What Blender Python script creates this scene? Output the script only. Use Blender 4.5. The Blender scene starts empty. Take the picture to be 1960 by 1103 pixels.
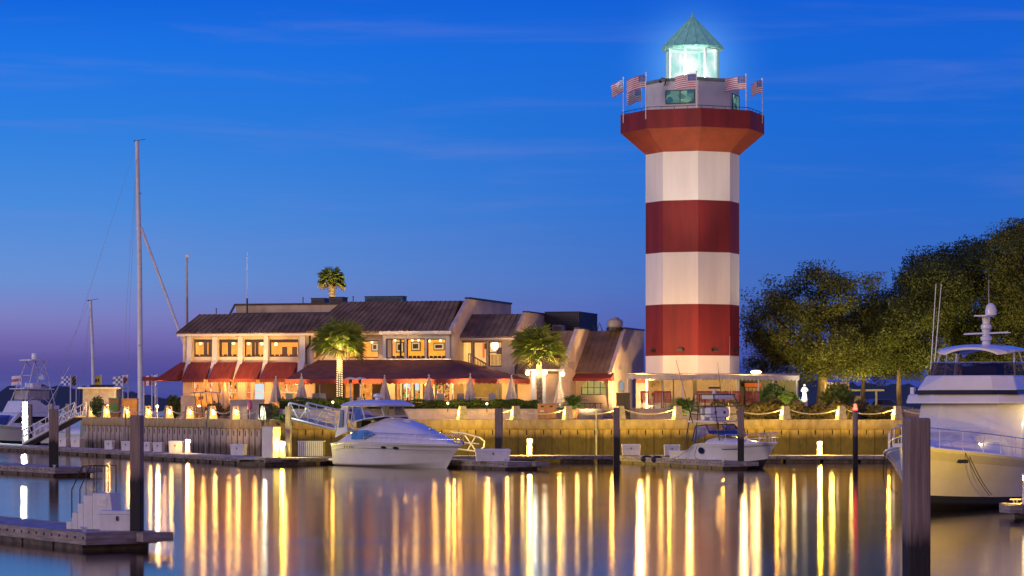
import bpy, math, random
from mathutils import Vector, Matrix
R = math.radians
random.seed(7)
SC = bpy.context.scene
COL = SC.collection
F, CX, HY, H = 5400.0, 980.0, 772.0, 3.8        # focal length in photo pixels, horizon row, eye height

def PX(px, D): return (px - CX) / F * D
def PZ(py, D): return H - (py - HY) / F * D
def P(px, py, D): return Vector((PX(px, D), D, PZ(py, D)))

# ------------------------------------------------------------------ mesh builder
class MB:
    def __init__(s): s.v, s.f, s.m, s.k = [], [], [], 0
    def add(s, vs, fs):
        o = len(s.v)
        s.v += [tuple(p) for p in vs]
        for q in fs:
            s.f.append([i + o for i in q]); s.m.append(s.k)
    def mat(s, k): s.k = k; return s
    def poly(s, *pts): s.add(pts, [list(range(len(pts)))])
    def bx(s, x0, x1, y0, y1, z0, z1):
        s.add([(x0,y0,z0),(x1,y0,z0),(x1,y1,z0),(x0,y1,z0),(x0,y0,z1),(x1,y0,z1),(x1,y1,z1),(x0,y1,z1)],
              [(3,2,1,0),(4,5,6,7),(0,1,5,4),(1,2,6,5),(2,3,7,6),(3,0,4,7)])
    def box(s, c, d, rz=0.0):
        cs, sn = math.cos(rz), math.sin(rz); vs = []
        for z in (-.5, .5):
            for x, y in ((-.5,-.5),(.5,-.5),(.5,.5),(-.5,.5)):
                a, b = x*d[0], y*d[1]
                vs.append((c[0]+a*cs-b*sn, c[1]+a*sn+b*cs, c[2]+z*d[2]))
        s.add(vs, [(3,2,1,0),(4,5,6,7),(0,1,5,4),(1,2,6,5),(2,3,7,6),(3,0,4,7)])
    def taper(s, c, d0, d1, h, rz=0.0):
        cs, sn = math.cos(rz), math.sin(rz); vs = []
        for d, z in ((d0, 0), (d1, h)):
            for x, y in ((-.5,-.5),(.5,-.5),(.5,.5),(-.5,.5)):
                a, b = x*d[0], y*d[1]
                vs.append((c[0]+a*cs-b*sn, c[1]+a*sn+b*cs, c[2]+z))
        s.add(vs, [(3,2,1,0),(4,5,6,7),(0,1,5,4),(1,2,6,5),(2,3,7,6),(3,0,4,7)])
    def tube(s, pts, r, n=6, cap=True):
        pts = [Vector(p) for p in pts]; N = len(pts)
        rs = r if isinstance(r, (list, tuple)) else [r]*N
        vs, prev = [], None
        for i, p in enumerate(pts):
            t = (pts[min(i+1, N-1)] - pts[max(i-1, 0)])
            t = t.normalized() if t.length > 1e-9 else Vector((0,0,1))
            a = prev if prev is not None else (Vector((0,0,1)) if abs(t.z) < .9 else Vector((1,0,0)))
            a = a - t*a.dot(t)
            if a.length < 1e-6: a = t.orthogonal()
            a.normalize(); prev = a; b = t.cross(a)
            for k in range(n):
                th = 2*math.pi*(k+.5)/n
                vs.append(p + (a*math.cos(th) + b*math.sin(th))*rs[i])
        fs = [(i*n+k, i*n+(k+1) % n, (i+1)*n+(k+1) % n, (i+1)*n+k) for i in range(N-1) for k in range(n)]
        if cap: fs += [tuple(range(n-1, -1, -1)), tuple((N-1)*n+k for k in range(n))]
        s.add(vs, fs)
    def lathe(s, prof, c=(0,0,0), n=12, a0=0.0, cap=True):
        vs = [(c[0]+r*math.sin(a0+2*math.pi*k/n), c[1]-r*math.cos(a0+2*math.pi*k/n), c[2]+z) for r, z in prof for k in range(n)]
        fs = [(i*n+k, i*n+(k+1) % n, (i+1)*n+(k+1) % n, (i+1)*n+k) for i in range(len(prof)-1) for k in range(n)]
        if cap:
            if prof[0][0] > 1e-4: fs.append(tuple(range(n-1, -1, -1)))
            if prof[-1][0] > 1e-4: fs.append(tuple((len(prof)-1)*n+k for k in range(n)))
        s.add(vs, fs)
    def ext(s, poly, vec):
        n = len(poly); vec = Vector(vec)
        vs = [Vector(p) for p in poly] + [Vector(p)+vec for p in poly]
        s.add(vs, [tuple(range(n-1,-1,-1)), tuple(range(n, 2*n))] + [(k, (k+1) % n, n+(k+1) % n, n+k) for k in range(n)])
    def ball(s, c, r, n=10, m=6, sq=(1,1,1)):
        prof = [(r*math.sin(math.pi*i/m), -r*math.cos(math.pi*i/m)) for i in range(m+1)]
        vs = [(c[0]+q*sq[0]*math.sin(2*math.pi*k/n), c[1]-q*sq[1]*math.cos(2*math.pi*k/n), c[2]+z*sq[2]) for q, z in prof for k in range(n)]
        s.add(vs, [(i*n+k, i*n+(k+1) % n, (i+1)*n+(k+1) % n, (i+1)*n+k) for i in range(m) for k in range(n)])
    def slab(s, poly, z0, z1):
        s.ext([(x, y, z0) for x, y in poly], (0, 0, z1-z0))
    def build(s, name, mats, parent=None, smooth=False, world=False, bevel=0.0, ang=38):
        me = bpy.data.meshes.new(name)
        off = Vector((0,0,0))
        if world and parent is not None:
            off = Vector(parent.location)
            if parent.parent is not None: off += Vector(parent.parent.location)
        me.from_pydata([(p[0]-off.x, p[1]-off.y, p[2]-off.z) for p in s.v], [], s.f)
        if not isinstance(mats, (list, tuple)): mats = [mats]
        for m in mats: me.materials.append(m)
        me.polygons.foreach_set('material_index', s.m)
        if smooth:
            me.polygons.foreach_set('use_smooth', [True]*len(s.f))
            me.set_sharp_from_angle(angle=R(ang))
        me.validate(); me.update()
        o = bpy.data.objects.new(name, me); COL.objects.link(o)
        if parent is not None: o.parent = parent
        if bevel > 0:
            b = o.modifiers.new('soft', 'BEVEL'); b.width = bevel; b.segments = 2; b.limit_method = 'ANGLE'; b.angle_limit = R(40)
        return o

def tag(o, label=None, cat=None, group=None, kind=None):
    if label: o['label'] = label
    if cat: o['category'] = cat
    if group: o['group'] = group
    if kind: o['kind'] = kind
    return o

def thing(name, label, cat, loc=(0,0,0), rz=0.0, group=None):
    o = bpy.data.objects.new(name, None); COL.objects.link(o)
    o.location = loc; o.rotation_euler = (0, 0, rz); o.empty_display_size = .3
    return tag(o, label, cat, group)

def kids(o): return [c for c in COL.objects if c.parent == o]

def dup(root, loc, rz=0.0, label=None, group=None, sc=None):
    r = root.copy(); COL.objects.link(r); r.location = loc; r.rotation_euler = (0, 0, rz)
    if sc: r.scale = (sc, sc, sc)
    if label: r['label'] = label
    if group: r['group'] = group
    for ch in kids(root):
        c = ch.copy(); COL.objects.link(c); c.parent = r
        for g in kids(ch):
            d = g.copy(); COL.objects.link(d); d.parent = c
    return r

def lamp(name, loc, col, power, rad=.08, parent=None, spot=None, aim=None, blend=.6):
    ld = bpy.data.lights.new(name, 'SPOT' if spot else 'POINT')
    ld.energy = power; ld.color = col; ld.shadow_soft_size = rad
    lo = bpy.data.objects.new(name, ld); COL.objects.link(lo); lo.location = loc
    if spot:
        ld.spot_size = R(spot); ld.spot_blend = blend
        d = Vector(aim) - Vector(loc)
        lo.rotation_euler = d.to_track_quat('-Z', 'Y').to_euler()
    return lo

# ------------------------------------------------------------------ materials
def lin(r, g, b):
    f = lambda c: (c/255/12.92 if c/255 <= .04045 else ((c/255+.055)/1.055)**2.4)
    return (f(r), f(g), f(b), 1)

def nodes(name):
    m = bpy.data.materials.new(name); m.use_nodes = True
    nt = m.node_tree; nt.nodes.clear()
    return m, nt, nt.nodes, nt.links

def mat(name, col, rough=.6, metal=0.0, var=.18, scale=2.0, bump=0.0, emit=0.0, ecol=None, stretch=None, spec=.5, coat=0.0, tint=None):
    m, nt, N, L = nodes(name)
    out = N.new('ShaderNodeOutputMaterial'); b = N.new('ShaderNodeBsdfPrincipled')
    L.new(b.outputs[0], out.inputs[0])
    b.inputs['Roughness'].default_value = rough; b.inputs['Metallic'].default_value = metal
    b.inputs['Specular IOR Level'].default_value = spec; b.inputs['Coat Weight'].default_value = coat
    tc = N.new('ShaderNodeTexCoord'); mp = N.new('ShaderNodeMapping')
    L.new(tc.outputs['Object'], mp.inputs[0])
    if stretch: mp.inputs['Scale'].default_value = stretch
    nz = N.new('ShaderNodeTexNoise'); nz.inputs['Scale'].default_value = scale; nz.inputs['Detail'].default_value = 6; nz.inputs['Roughness'].default_value = .65
    L.new(mp.outputs[0], nz.inputs['Vector'])
    rp = N.new('ShaderNodeValToRGB')
    c = col[:3]; t = tint[:3] if tint else tuple(x*(1-2.2*var) for x in c)
    rp.color_ramp.elements[0].position = .3; rp.color_ramp.elements[0].color = (*[max(0, x) for x in t], 1)
    rp.color_ramp.elements[1].position = .68; rp.color_ramp.elements[1].color = (*[min(1, x*(1+.5*var)) for x in c], 1)
    L.new(nz.outputs['Fac'], rp.inputs[0]); L.new(rp.outputs[0], b.inputs['Base Color'])
    if bump:
        bp = N.new('ShaderNodeBump'); bp.inputs['Strength'].default_value = bump; bp.inputs['Distance'].default_value = .03
        n2 = N.new('ShaderNodeTexNoise'); n2.inputs['Scale'].default_value = scale*5; n2.inputs['Detail'].default_value = 5
        L.new(mp.outputs[0], n2.inputs['Vector']); L.new(n2.outputs['Fac'], bp.inputs['Height']); L.new(bp.outputs[0], b.inputs['Normal'])
    if emit:
        b.inputs['Emission Strength'].default_value = emit
        if ecol: b.inputs['Emission Color'].default_value = (*ecol[:3], 1)
        else: L.new(rp.outputs[0], b.inputs['Emission Color'])
    return m

def emis(name, col, s):
    m, nt, N, L = nodes(name)
    out = N.new('ShaderNodeOutputMaterial'); e = N.new('ShaderNodeEmission')
    e.inputs[0].default_value = (*col[:3], 1); e.inputs[1].default_value = s
    L.new(e.outputs[0], out.inputs[0]); return m

def glass(name, tint=(1,1,1), gloss=.12, rough=.04, gcol=(1,1,1), emit=None):
    m, nt, N, L = nodes(name)
    out = N.new('ShaderNodeOutputMaterial'); mx = N.new('ShaderNodeMixShader')
    t = N.new('ShaderNodeBsdfTransparent'); g = N.new('ShaderNodeBsdfGlossy')
    t.inputs[0].default_value = (*tint, 1); g.inputs['Roughness'].default_value = rough; g.inputs[0].default_value = (*gcol, 1)
    mx.inputs[0].default_value = gloss
    L.new(t.outputs[0], mx.inputs[1]); L.new(g.outputs[0], mx.inputs[2])
    if emit:
        ad = N.new('ShaderNodeAddShader'); e = N.new('ShaderNodeEmission')
        e.inputs[0].default_value = (*emit[:3], 1); e.inputs[1].default_value = emit[3]
        L.new(mx.outputs[0], ad.inputs[0]); L.new(e.outputs[0], ad.inputs[1]); L.new(ad.outputs[0], out.inputs[0])
    else: L.new(mx.outputs[0], out.inputs[0])
    return m

def leafmat(name, c0, c1, trans=.25):
    m, nt, N, L = nodes(name)
    out = N.new('ShaderNodeOutputMaterial'); mx = N.new('ShaderNodeMixShader'); mx.inputs[0].default_value = trans
    d = N.new('ShaderNodeBsdfPrincipled'); d.inputs['Roughness'].default_value = .55; d.inputs['Specular IOR Level'].default_value = .25
    t = N.new('ShaderNodeBsdfTranslucent')
    g = N.new('ShaderNodeNewGeometry'); nz = N.new('ShaderNodeTexNoise'); nz.inputs['Scale'].default_value = .75; nz.inputs['Detail'].default_value = 4
    L.new(g.outputs['Position'], nz.inputs['Vector'])
    ad = N.new('ShaderNodeMath'); ad.operation = 'ADD'
    mu = N.new('ShaderNodeMath'); mu.operation = 'MULTIPLY_ADD'; mu.inputs[1].default_value = .26; mu.inputs[2].default_value = -.13
    L.new(g.outputs['Random Per Island'], mu.inputs[0]); L.new(nz.outputs['Fac'], ad.inputs[0]); L.new(mu.outputs[0], ad.inputs[1])
    rp = N.new('ShaderNodeValToRGB'); rp.color_ramp.elements[0].position = .25; rp.color_ramp.elements[1].position = .8
    rp.color_ramp.elements[0].color = (*c0, 1); rp.color_ramp.elements[1].color = (*c1, 1)
    L.new(ad.outputs[0], rp.inputs[0]); L.new(rp.outputs[0], d.inputs['Base Color']); L.new(rp.outputs[0], t.inputs[0])
    L.new(d.outputs[0], mx.inputs[1]); L.new(t.outputs[0], mx.inputs[2]); L.new(mx.outputs[0], out.inputs[0])
    return m

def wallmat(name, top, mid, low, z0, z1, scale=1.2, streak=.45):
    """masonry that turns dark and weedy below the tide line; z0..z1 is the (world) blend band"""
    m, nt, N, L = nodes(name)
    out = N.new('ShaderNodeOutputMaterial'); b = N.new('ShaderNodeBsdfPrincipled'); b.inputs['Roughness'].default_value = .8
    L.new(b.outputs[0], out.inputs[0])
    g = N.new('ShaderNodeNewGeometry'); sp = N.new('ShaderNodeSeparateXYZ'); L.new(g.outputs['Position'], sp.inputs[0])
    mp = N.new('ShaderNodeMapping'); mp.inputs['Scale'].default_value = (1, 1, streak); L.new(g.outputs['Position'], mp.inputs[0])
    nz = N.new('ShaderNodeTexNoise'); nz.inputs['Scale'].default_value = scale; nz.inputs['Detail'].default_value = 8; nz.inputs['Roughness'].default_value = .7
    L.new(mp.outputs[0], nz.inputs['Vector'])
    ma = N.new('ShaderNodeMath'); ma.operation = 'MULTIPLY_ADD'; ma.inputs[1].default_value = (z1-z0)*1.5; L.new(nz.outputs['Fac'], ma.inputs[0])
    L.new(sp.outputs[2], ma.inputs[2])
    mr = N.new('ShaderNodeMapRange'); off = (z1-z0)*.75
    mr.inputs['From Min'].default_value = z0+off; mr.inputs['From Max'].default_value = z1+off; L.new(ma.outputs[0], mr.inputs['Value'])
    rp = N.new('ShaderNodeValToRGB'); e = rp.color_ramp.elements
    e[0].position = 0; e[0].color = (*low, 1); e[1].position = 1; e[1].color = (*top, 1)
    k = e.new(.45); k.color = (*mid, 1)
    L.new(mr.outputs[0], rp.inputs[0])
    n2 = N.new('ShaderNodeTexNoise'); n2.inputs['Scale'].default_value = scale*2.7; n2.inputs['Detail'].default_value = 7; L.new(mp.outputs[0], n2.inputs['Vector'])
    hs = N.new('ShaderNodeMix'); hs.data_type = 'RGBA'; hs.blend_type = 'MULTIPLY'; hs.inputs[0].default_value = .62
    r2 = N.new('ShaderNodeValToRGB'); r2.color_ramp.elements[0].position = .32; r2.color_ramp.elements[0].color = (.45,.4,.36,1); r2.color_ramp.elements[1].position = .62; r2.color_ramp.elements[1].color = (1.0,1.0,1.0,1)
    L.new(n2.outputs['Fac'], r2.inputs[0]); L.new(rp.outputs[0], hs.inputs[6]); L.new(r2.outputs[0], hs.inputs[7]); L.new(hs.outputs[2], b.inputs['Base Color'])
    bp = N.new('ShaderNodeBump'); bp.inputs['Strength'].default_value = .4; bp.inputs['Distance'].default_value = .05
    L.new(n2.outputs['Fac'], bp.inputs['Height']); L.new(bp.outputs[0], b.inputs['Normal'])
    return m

M = {}
M['white'] = mat('white_gelcoat', (.78,.77,.75), .3, var=.05, scale=1.0, coat=.3)
M['hull'] = mat('hull_gelcoat', (.74,.72,.70), .22, var=.06, scale=.6, coat=.5)
M['navy'] = mat('navy_paint', (.01,.012,.03), .3)
M['black'] = mat('black_rubber', (.012,.012,.013), .6)
M['canvas'] = mat('blue_canvas', (.05,.09,.35), .8, scale=5)
M['steel'] = mat('polished_rail', (.6,.6,.62), .25, metal=.9, var=.1)
M['alu'] = mat('aluminium', (.62,.63,.63), .4, metal=.5, var=.15, scale=6)
M['dark_metal'] = mat('dark_metal', (.035,.035,.04), .45, metal=.4)
M['smoke'] = mat('smoked_glass', (.012,.014,.02), .06, var=.1, spec=.8)
M['wood_dock'] = mat('weathered_dock_wood', (.36,.3,.26), .85, var=.32, scale=1.6, bump=.4, stretch=(.6,.6,6))
M['deck'] = mat('deck_boards', (.44,.39,.35), .8, var=.28, scale=2.4, bump=.3)
M['fascia'] = mat('wet_dock_fascia', (.17,.13,.09), .75, var=.35, scale=2.0, bump=.4)
M['float'] = mat('float_tub', (.15,.115,.07), .7, var=.4, scale=2)
M['box'] = mat('white_dock_box', (.72,.7,.68), .45, var=.08, scale=2.5)
M['pile'] = wallmat('pile_wood', (.29,.21,.165), (.2,.145,.115), (.022,.017,.014), 1.75, 2.15, 7.0, .06)
M['pilelight'] = wallmat('pale_pile', (.46,.4,.32), (.3,.25,.18), (.04,.035,.02), .3, .9, 3.0)
M['cap'] = wallmat('concrete_cap', (.52,.39,.17), (.45,.32,.12), (.32,.21,.06), 2.0, 2.5, 1.3)  # ochre in the base colour stands in for golden lamp light
M['panel'] = wallmat('seawall_panels', (.48,.34,.11), (.25,.17,.05), (.085,.062,.014), 1.5, 1.98, 1.4)  # golden lamp light put into the panel colour; dark below the tide line
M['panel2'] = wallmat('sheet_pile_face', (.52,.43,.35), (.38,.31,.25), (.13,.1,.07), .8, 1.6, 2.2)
M['joint'] = mat('dark_joint', (.02,.017,.014), .9)
M['bollard'] = mat('bollard_concrete', (.42,.36,.27), .8, var=.2, scale=4, bump=.2)
M['rope'] = mat('manila_rope', (.62,.53,.38), .9, var=.2, scale=10)
M['paving'] = mat('plaza_paving', (.33,.28,.23), .8, var=.2, scale=1.2, bump=.1)
M['planter'] = mat('planter_stucco', (.55,.47,.38), .85, var=.16, scale=1.4, bump=.15)
M['stucco'] = mat('cream_stucco', (.68,.54,.38), .85, var=.14, scale=.8, bump=.12)
M['stucco2'] = mat('tan_stucco', (.6,.47,.33), .85, var=.15, scale=.8, bump=.12)
M['trim'] = mat('white_trim', (.7,.66,.58), .6, var=.06)
M['roof'] = mat('brown_standing_seam', (.27,.18,.095), .8, spec=.04, var=.25, scale=.7, stretch=(1,1,.4))
M['roof2'] = mat('bronze_standing_seam', (.3,.2,.1), .7, spec=.08, var=.2, scale=.7)
M['awning'] = mat('red_awning', (.3,.045,.022), .85, var=.2, scale=2.5, stretch=(2,.5,.5))
M['awning2'] = mat('maroon_canopy', (.27,.08,.03), .85, var=.22, scale=1.2)
M['valance'] = mat('red_valance', (.3,.05,.028), .85, var=.15, scale=4)
M['frame'] = mat('dark_window_frame', (.025,.02,.018), .5)
M['pane'] = glass('window_glass', (.97,.95,.9), .07)
M['umb'] = mat('umbrella_canvas', (.62,.5,.38), .9, var=.2, scale=5, stretch=(3,3,.5))
M['pole'] = mat('grey_pole', (.35,.33,.3), .5, var=.1)
M['whitepole'] = mat('white_pole', (.75,.73,.7), .45, var=.08)
M['chairred'] = mat('red_rocker_paint', (.42,.045,.03), .5, var=.2, scale=6)
M['bark'] = mat('oak_bark', (.2,.14,.09), .95, var=.35, scale=3, bump=.8, stretch=(1,1,.3))
M['palmtrunk'] = mat('palm_trunk', (.27,.2,.13), .95, var=.35, scale=4, bump=.8, stretch=(1,1,3))
M['oakleaf'] = leafmat('oak_leaves', (.045,.054,.014), (.155,.165,.04), .45)
M['darkleaf'] = leafmat('dark_leaves', (.036,.048,.013), (.13,.15,.036), .45)
M['palmleaf'] = leafmat('palm_fronds', (.17,.24,.035), (.42,.46,.08), .5)
M['drypalm'] = leafmat('dry_fronds', (.13,.1,.03), (.3,.22,.07), .3)
M['sago'] = leafmat('sago_fronds', (.05,.13,.035), (.15,.28,.07), .3)
M['hedge'] = leafmat('hedge_leaves', (.04,.085,.016), (.14,.22,.04), .25)
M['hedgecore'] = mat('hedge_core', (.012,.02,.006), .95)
M['shrub'] = leafmat('shrub_leaves', (.06,.06,.02), (.24,.19,.06), .3)
M['grassleaf'] = leafmat('ornamental_grass', (.12,.14,.03), (.28,.26,.07), .3)
M['lw'] = emis('white_hot_lamp', (1,.78,.42), 9)
M['ly'] = emis('sodium_lamp', (1,.75,.3), 14)
M['lc'] = emis('cool_lamp', (.85,1,1), 18)
M['lr'] = emis('red_beacon', (1,.05,.03), 10)
M['bulb'] = emis('pendant_bulb', (1,.68,.3), 4)
# ------------------------------------------------------------------ camera, sky, sun
cd = bpy.data.cameras.new('camera'); cam = bpy.data.objects.new('camera', cd); COL.objects.link(cam)
cam.location = (0, 0, H); cam.rotation_euler = (R(90), 0, 0)
cd.sensor_width = 36; cd.lens = 36*F/1960; cd.shift_y = .1125; cd.clip_start = .5; cd.clip_end = 12000
SC.camera = cam
SC.view_settings.view_transform = 'Standard'; SC.view_settings.look = 'None'; SC.view_settings.exposure = 0
SC.render.engine = 'CYCLES'
SC.cycles.use_denoising = True
SC.cycles.max_bounces = 6; SC.cycles.diffuse_bounces = 2; SC.cycles.glossy_bounces = 3; SC.cycles.transparent_max_bounces = 12
SC.cycles.sample_clamp_indirect = 6; SC.cycles.caustics_reflective = False; SC.cycles.caustics_refractive = False

W = bpy.data.worlds.new('World'); SC.world = W; W.use_nodes = True
nt = W.node_tree; nt.nodes.clear(); N, L = nt.nodes, nt.links
out = N.new('ShaderNodeOutputWorld'); tc = N.new('ShaderNodeTexCoord'); sp = N.new('ShaderNodeSeparateXYZ')
L.new(tc.outputs['Generated'], sp.inputs[0])
def ramp(stops):
    r = N.new('ShaderNodeValToRGB'); e = r.color_ramp.elements; r.color_ramp.interpolation = 'EASE' if False else 'LINEAR'
    e[0].position = stops[0][0]; e[0].color = lin(*stops[0][1]); e[1].position = stops[-1][0]; e[1].color = lin(*stops[-1][1])
    for p, c in stops[1:-1]:
        k = e.new(p); k.color = lin(*c)
    L.new(sp.outputs[2], r.inputs[0]); return r
rL = ramp([(0,(66,66,140)), (.0065,(70,72,146)), (.0145,(88,80,152)), (.0215,(114,102,172)), (.030,(124,126,192)), (.044,(103,144,212)), (.069,(70,138,221)), (.096,(40,126,224)), (.124,(18,114,228)), (.142,(2,98,220)), (.3,(16,80,205)), (1,(36,58,190))])
rR = ramp([(0,(42,58,146)), (.0065,(48,64,158)), (.022,(58,86,174)), (.041,(56,102,188)), (.069,(30,104,204)), (.096,(10,102,210)), (.124,(2,98,214)), (.142,(0,92,212)), (.3,(16,80,205)), (1,(36,58,190))])
rB = ramp([(0,(236,186,178)), (.12,(226,186,192)), (.35,(150,135,190)), (.7,(60,80,192)), (1,(36,58,190))])
def math_(op, a, b=None, c=None, clamp=False):
    m = N.new('ShaderNodeMath'); m.operation = op; m.use_clamp = clamp
    for i, v in enumerate((a, b, c)):
        if v is None: continue
        if isinstance(v, (int, float)): m.inputs[i].default_value = v
        else: L.new(v, m.inputs[i])
    return m.outputs[0]
def mixc(f, a, b, mode='MIX'):
    m = N.new('ShaderNodeMix'); m.data_type = 'RGBA'; m.blend_type = mode
    if isinstance(f, (int, float)): m.inputs[0].default_value = f
    else: L.new(f, m.inputs[0])
    for i, v in ((6, a), (7, b)):
        if isinstance(v, tuple): m.inputs[i].default_value = v
        else: L.new(v, m.inputs[i])
    return m.outputs[2]
az = N.new('ShaderNodeMapRange'); az.interpolation_type = 'SMOOTHSTEP'
az.inputs['From Min'].default_value = -.2; az.inputs['From Max'].default_value = .16; L.new(sp.outputs[0], az.inputs['Value'])
front = mixc(az.outputs[0], rL.outputs[0], rR.outputs[0])
# long thin evening clouds
mp = N.new('ShaderNodeMapping'); mp.inputs['Scale'].default_value = (7, 7, 80); mp.inputs['Rotation'].default_value = (0, R(4), 0); L.new(tc.outputs['Generated'], mp.inputs[0])
cn = N.new('ShaderNodeTexNoise'); cn.inputs['Scale'].default_value = 1.0; cn.inputs['Detail'].default_value = 6; cn.inputs['Roughness'].default_value = .55; cn.inputs['Distortion'].default_value = .4
L.new(mp.outputs[0], cn.inputs['Vector'])
cm = N.new('ShaderNodeMapRange'); cm.interpolation_type = 'SMOOTHSTEP'; cm.inputs['From Min'].default_value = .5; cm.inputs['From Max'].default_value = .8; cm.inputs['To Max'].default_value = .26
L.new(cn.outputs['Fac'], cm.inputs['Value'])
front = mixc(cm.outputs[0], front, lin(118, 132, 208))
bk = N.new('ShaderNodeMapRange'); bk.interpolation_type = 'SMOOTHSTEP'; bk.inputs['From Min'].default_value = .55; bk.inputs['From Max'].default_value = -.5
L.new(sp.outputs[1], bk.inputs['Value'])
sky = mixc(bk.outputs[0], front, rB.outputs[0])
bg = N.new('ShaderNodeBackground'); L.new(sky, bg.inputs[0]); bg.inputs[1].default_value = 1.0
ns = N.new('ShaderNodeTexSky'); ns.sky_type = 'NISHITA'; ns.sun_disc = False
SUN_EL, SUN_AZ = R(3.0), R(236)          # after-glow low behind the photographer, to the left
ns.sun_elevation = SUN_EL; ns.sun_rotation = SUN_AZ
b2 = N.new('ShaderNodeBackground'); L.new(ns.outputs[0], b2.inputs[0]); b2.inputs[1].default_value = .004
ad = N.new('ShaderNodeAddShader'); L.new(bg.outputs[0], ad.inputs[0]); L.new(b2.outputs[0], ad.inputs[1]); L.new(ad.outputs[0], out.inputs[0])
sd = bpy.data.lights.new('sun', 'SUN'); sd.energy = .85; sd.angle = R(16); sd.color = (1, .82, .74)
so = bpy.data.objects.new('sun', sd); COL.objects.link(so)
sdir = Vector((math.sin(SUN_AZ)*math.cos(R(10)), math.cos(SUN_AZ)*math.cos(R(10)), math.sin(R(10))))
so.rotation_euler = (-sdir).to_track_quat('-Z', 'Y').to_euler(); so.location = (0, -40, 60)

# ------------------------------------------------------------------ water
ANISO = .12
def watermat():
    m, nt, N, L = nodes('still_harbour_water')
    out = N.new('ShaderNodeOutputMaterial'); mx = N.new('ShaderNodeMixShader')
    d = N.new('ShaderNodeBsdfDiffuse'); d.inputs[0].default_value = (.012, .016, .022, 1)
    g = N.new('ShaderNodeBsdfGlossy'); g.distribution = 'BECKMANN'; g.inputs['Roughness'].default_value = .125; g.inputs[0].default_value = (1, .93, .84, 1)
    g.inputs['Anisotropy'].default_value = ANISO; tv = N.new('ShaderNodeCombineXYZ'); tv.inputs[0].default_value = 1.0; L.new(tv.outputs[0], g.inputs['Tangent'])
    fr = N.new('ShaderNodeFresnel'); fr.inputs[0].default_value = 1.6
    ge = N.new('ShaderNodeNewGeometry'); mp = N.new('ShaderNodeMapping'); mp.inputs['Scale'].default_value = (.55, .5, 1); L.new(ge.outputs['Position'], mp.inputs[0])
    nz = N.new('ShaderNodeTexNoise'); nz.inputs['Scale'].default_value = 1.6; nz.inputs['Detail'].default_value = 3; L.new(mp.outputs[0], nz.inputs['Vector'])
    bp = N.new('ShaderNodeBump'); bp.inputs['Strength'].default_value = .022; bp.inputs['Distance'].default_value = .05
    L.new(nz.outputs['Fac'], bp.inputs['Height']); L.new(bp.outputs[0], g.inputs['Normal'])
    n2 = N.new('ShaderNodeTexNoise'); n2.inputs['Scale'].default_value = .12; n2.inputs['Detail'].default_value = 3; L.new(ge.outputs['Position'], n2.inputs['Vector'])
    mr = N.new('ShaderNodeMapRange'); mr.inputs['From Min'].default_value = .35; mr.inputs['From Max'].default_value = .65; mr.inputs['To Min'].default_value = .112; mr.inputs['To Max'].default_value = .138
    L.new(n2.outputs['Fac'], mr.inputs['Value']); L.new(mr.outputs[0], g.inputs['Roughness'])
    L.new(fr.outputs[0], mx.inputs[0]); L.new(d.outputs[0], mx.inputs[1]); L.new(g.outputs[0], mx.inputs[2]); L.new(mx.outputs[0], out.inputs[0])
    return m
w = MB(); w.poly((-3000,-300,0), (3000,-300,0), (3000,7000,0), (-3000,7000,0))
tag(w.build('water', watermat()), kind='structure')

# ------------------------------------------------------------------ land
SY = 186.0                                     # face of the right-hand quay
CORN = Vector((-16.4, SY, 0)); LD = Vector((.44, -.898, 0)).normalized()
LEND = CORN - LD*39.0
ZP, ZT = 2.70, 3.42                            # plaza level, raised terrace level
ln = Vector((-LD.y, LD.x, 0))
a = LEND + ln*.9; c0 = CORN + Vector((.62, .9, 0))
g = MB(); g.slab([(a.x, a.y), (c0.x, c0.y), (120, SY+.9), (120, 262), (-20, 262), (-25, 235), (-34.5, 233), (-34.5, a.y+4)], -3, ZP)
tag(g.build('quay_ground', M['paving']), kind='structure')
g = MB()
g.slab([(-14.0, 192.0), (6.2, 191.2), (6.2, 230), (-26, 230), (-26, 214)], ZP-.5, ZT)
g.slab([(8.0, 191.0), (30, 191.0), (30, 230), (8.0, 230)], ZP-.5, ZT-.02)
tag(g.build('terrace_paving', M['paving']), kind='structure')

# far wooded shore
fm = mat('far_woods_haze', (.012, .02, .055), .95, var=.35, scale=.03, emit=.55, ecol=(.010, .018, .075))  # bluish haze put into the woods' colour and a faint glow
t = MB(); rnd = random.Random(3); pts = []
x = -900.0
while x < 900:
    hgt = 11.5 + 2.5*math.sin(x*.011) + 2*math.sin(x*.05+1) + rnd.uniform(-1.4, 1.8)
    if x > 120: hgt += 1.0
    pts.append((x, hgt)); x += rnd.uniform(1.6, 4.2)
for k in range(len(pts)-1):
    (x0, h0), (x1, h1) = pts[k], pts[k+1]
    t.poly((x0, 1500, 0), (x1, 1500, 0), (x1, 1500, h1), (x0, 1500, h0))
    t.poly((x0, 1500, h0), (x1, 1500, h1), (x1, 1540, h1*.8), (x0, 1540, h0*.8))
tag(t.build('far_woods', fm), 'dark blue wooded shore along the far horizon', 'woods', kind='stuff')

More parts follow.
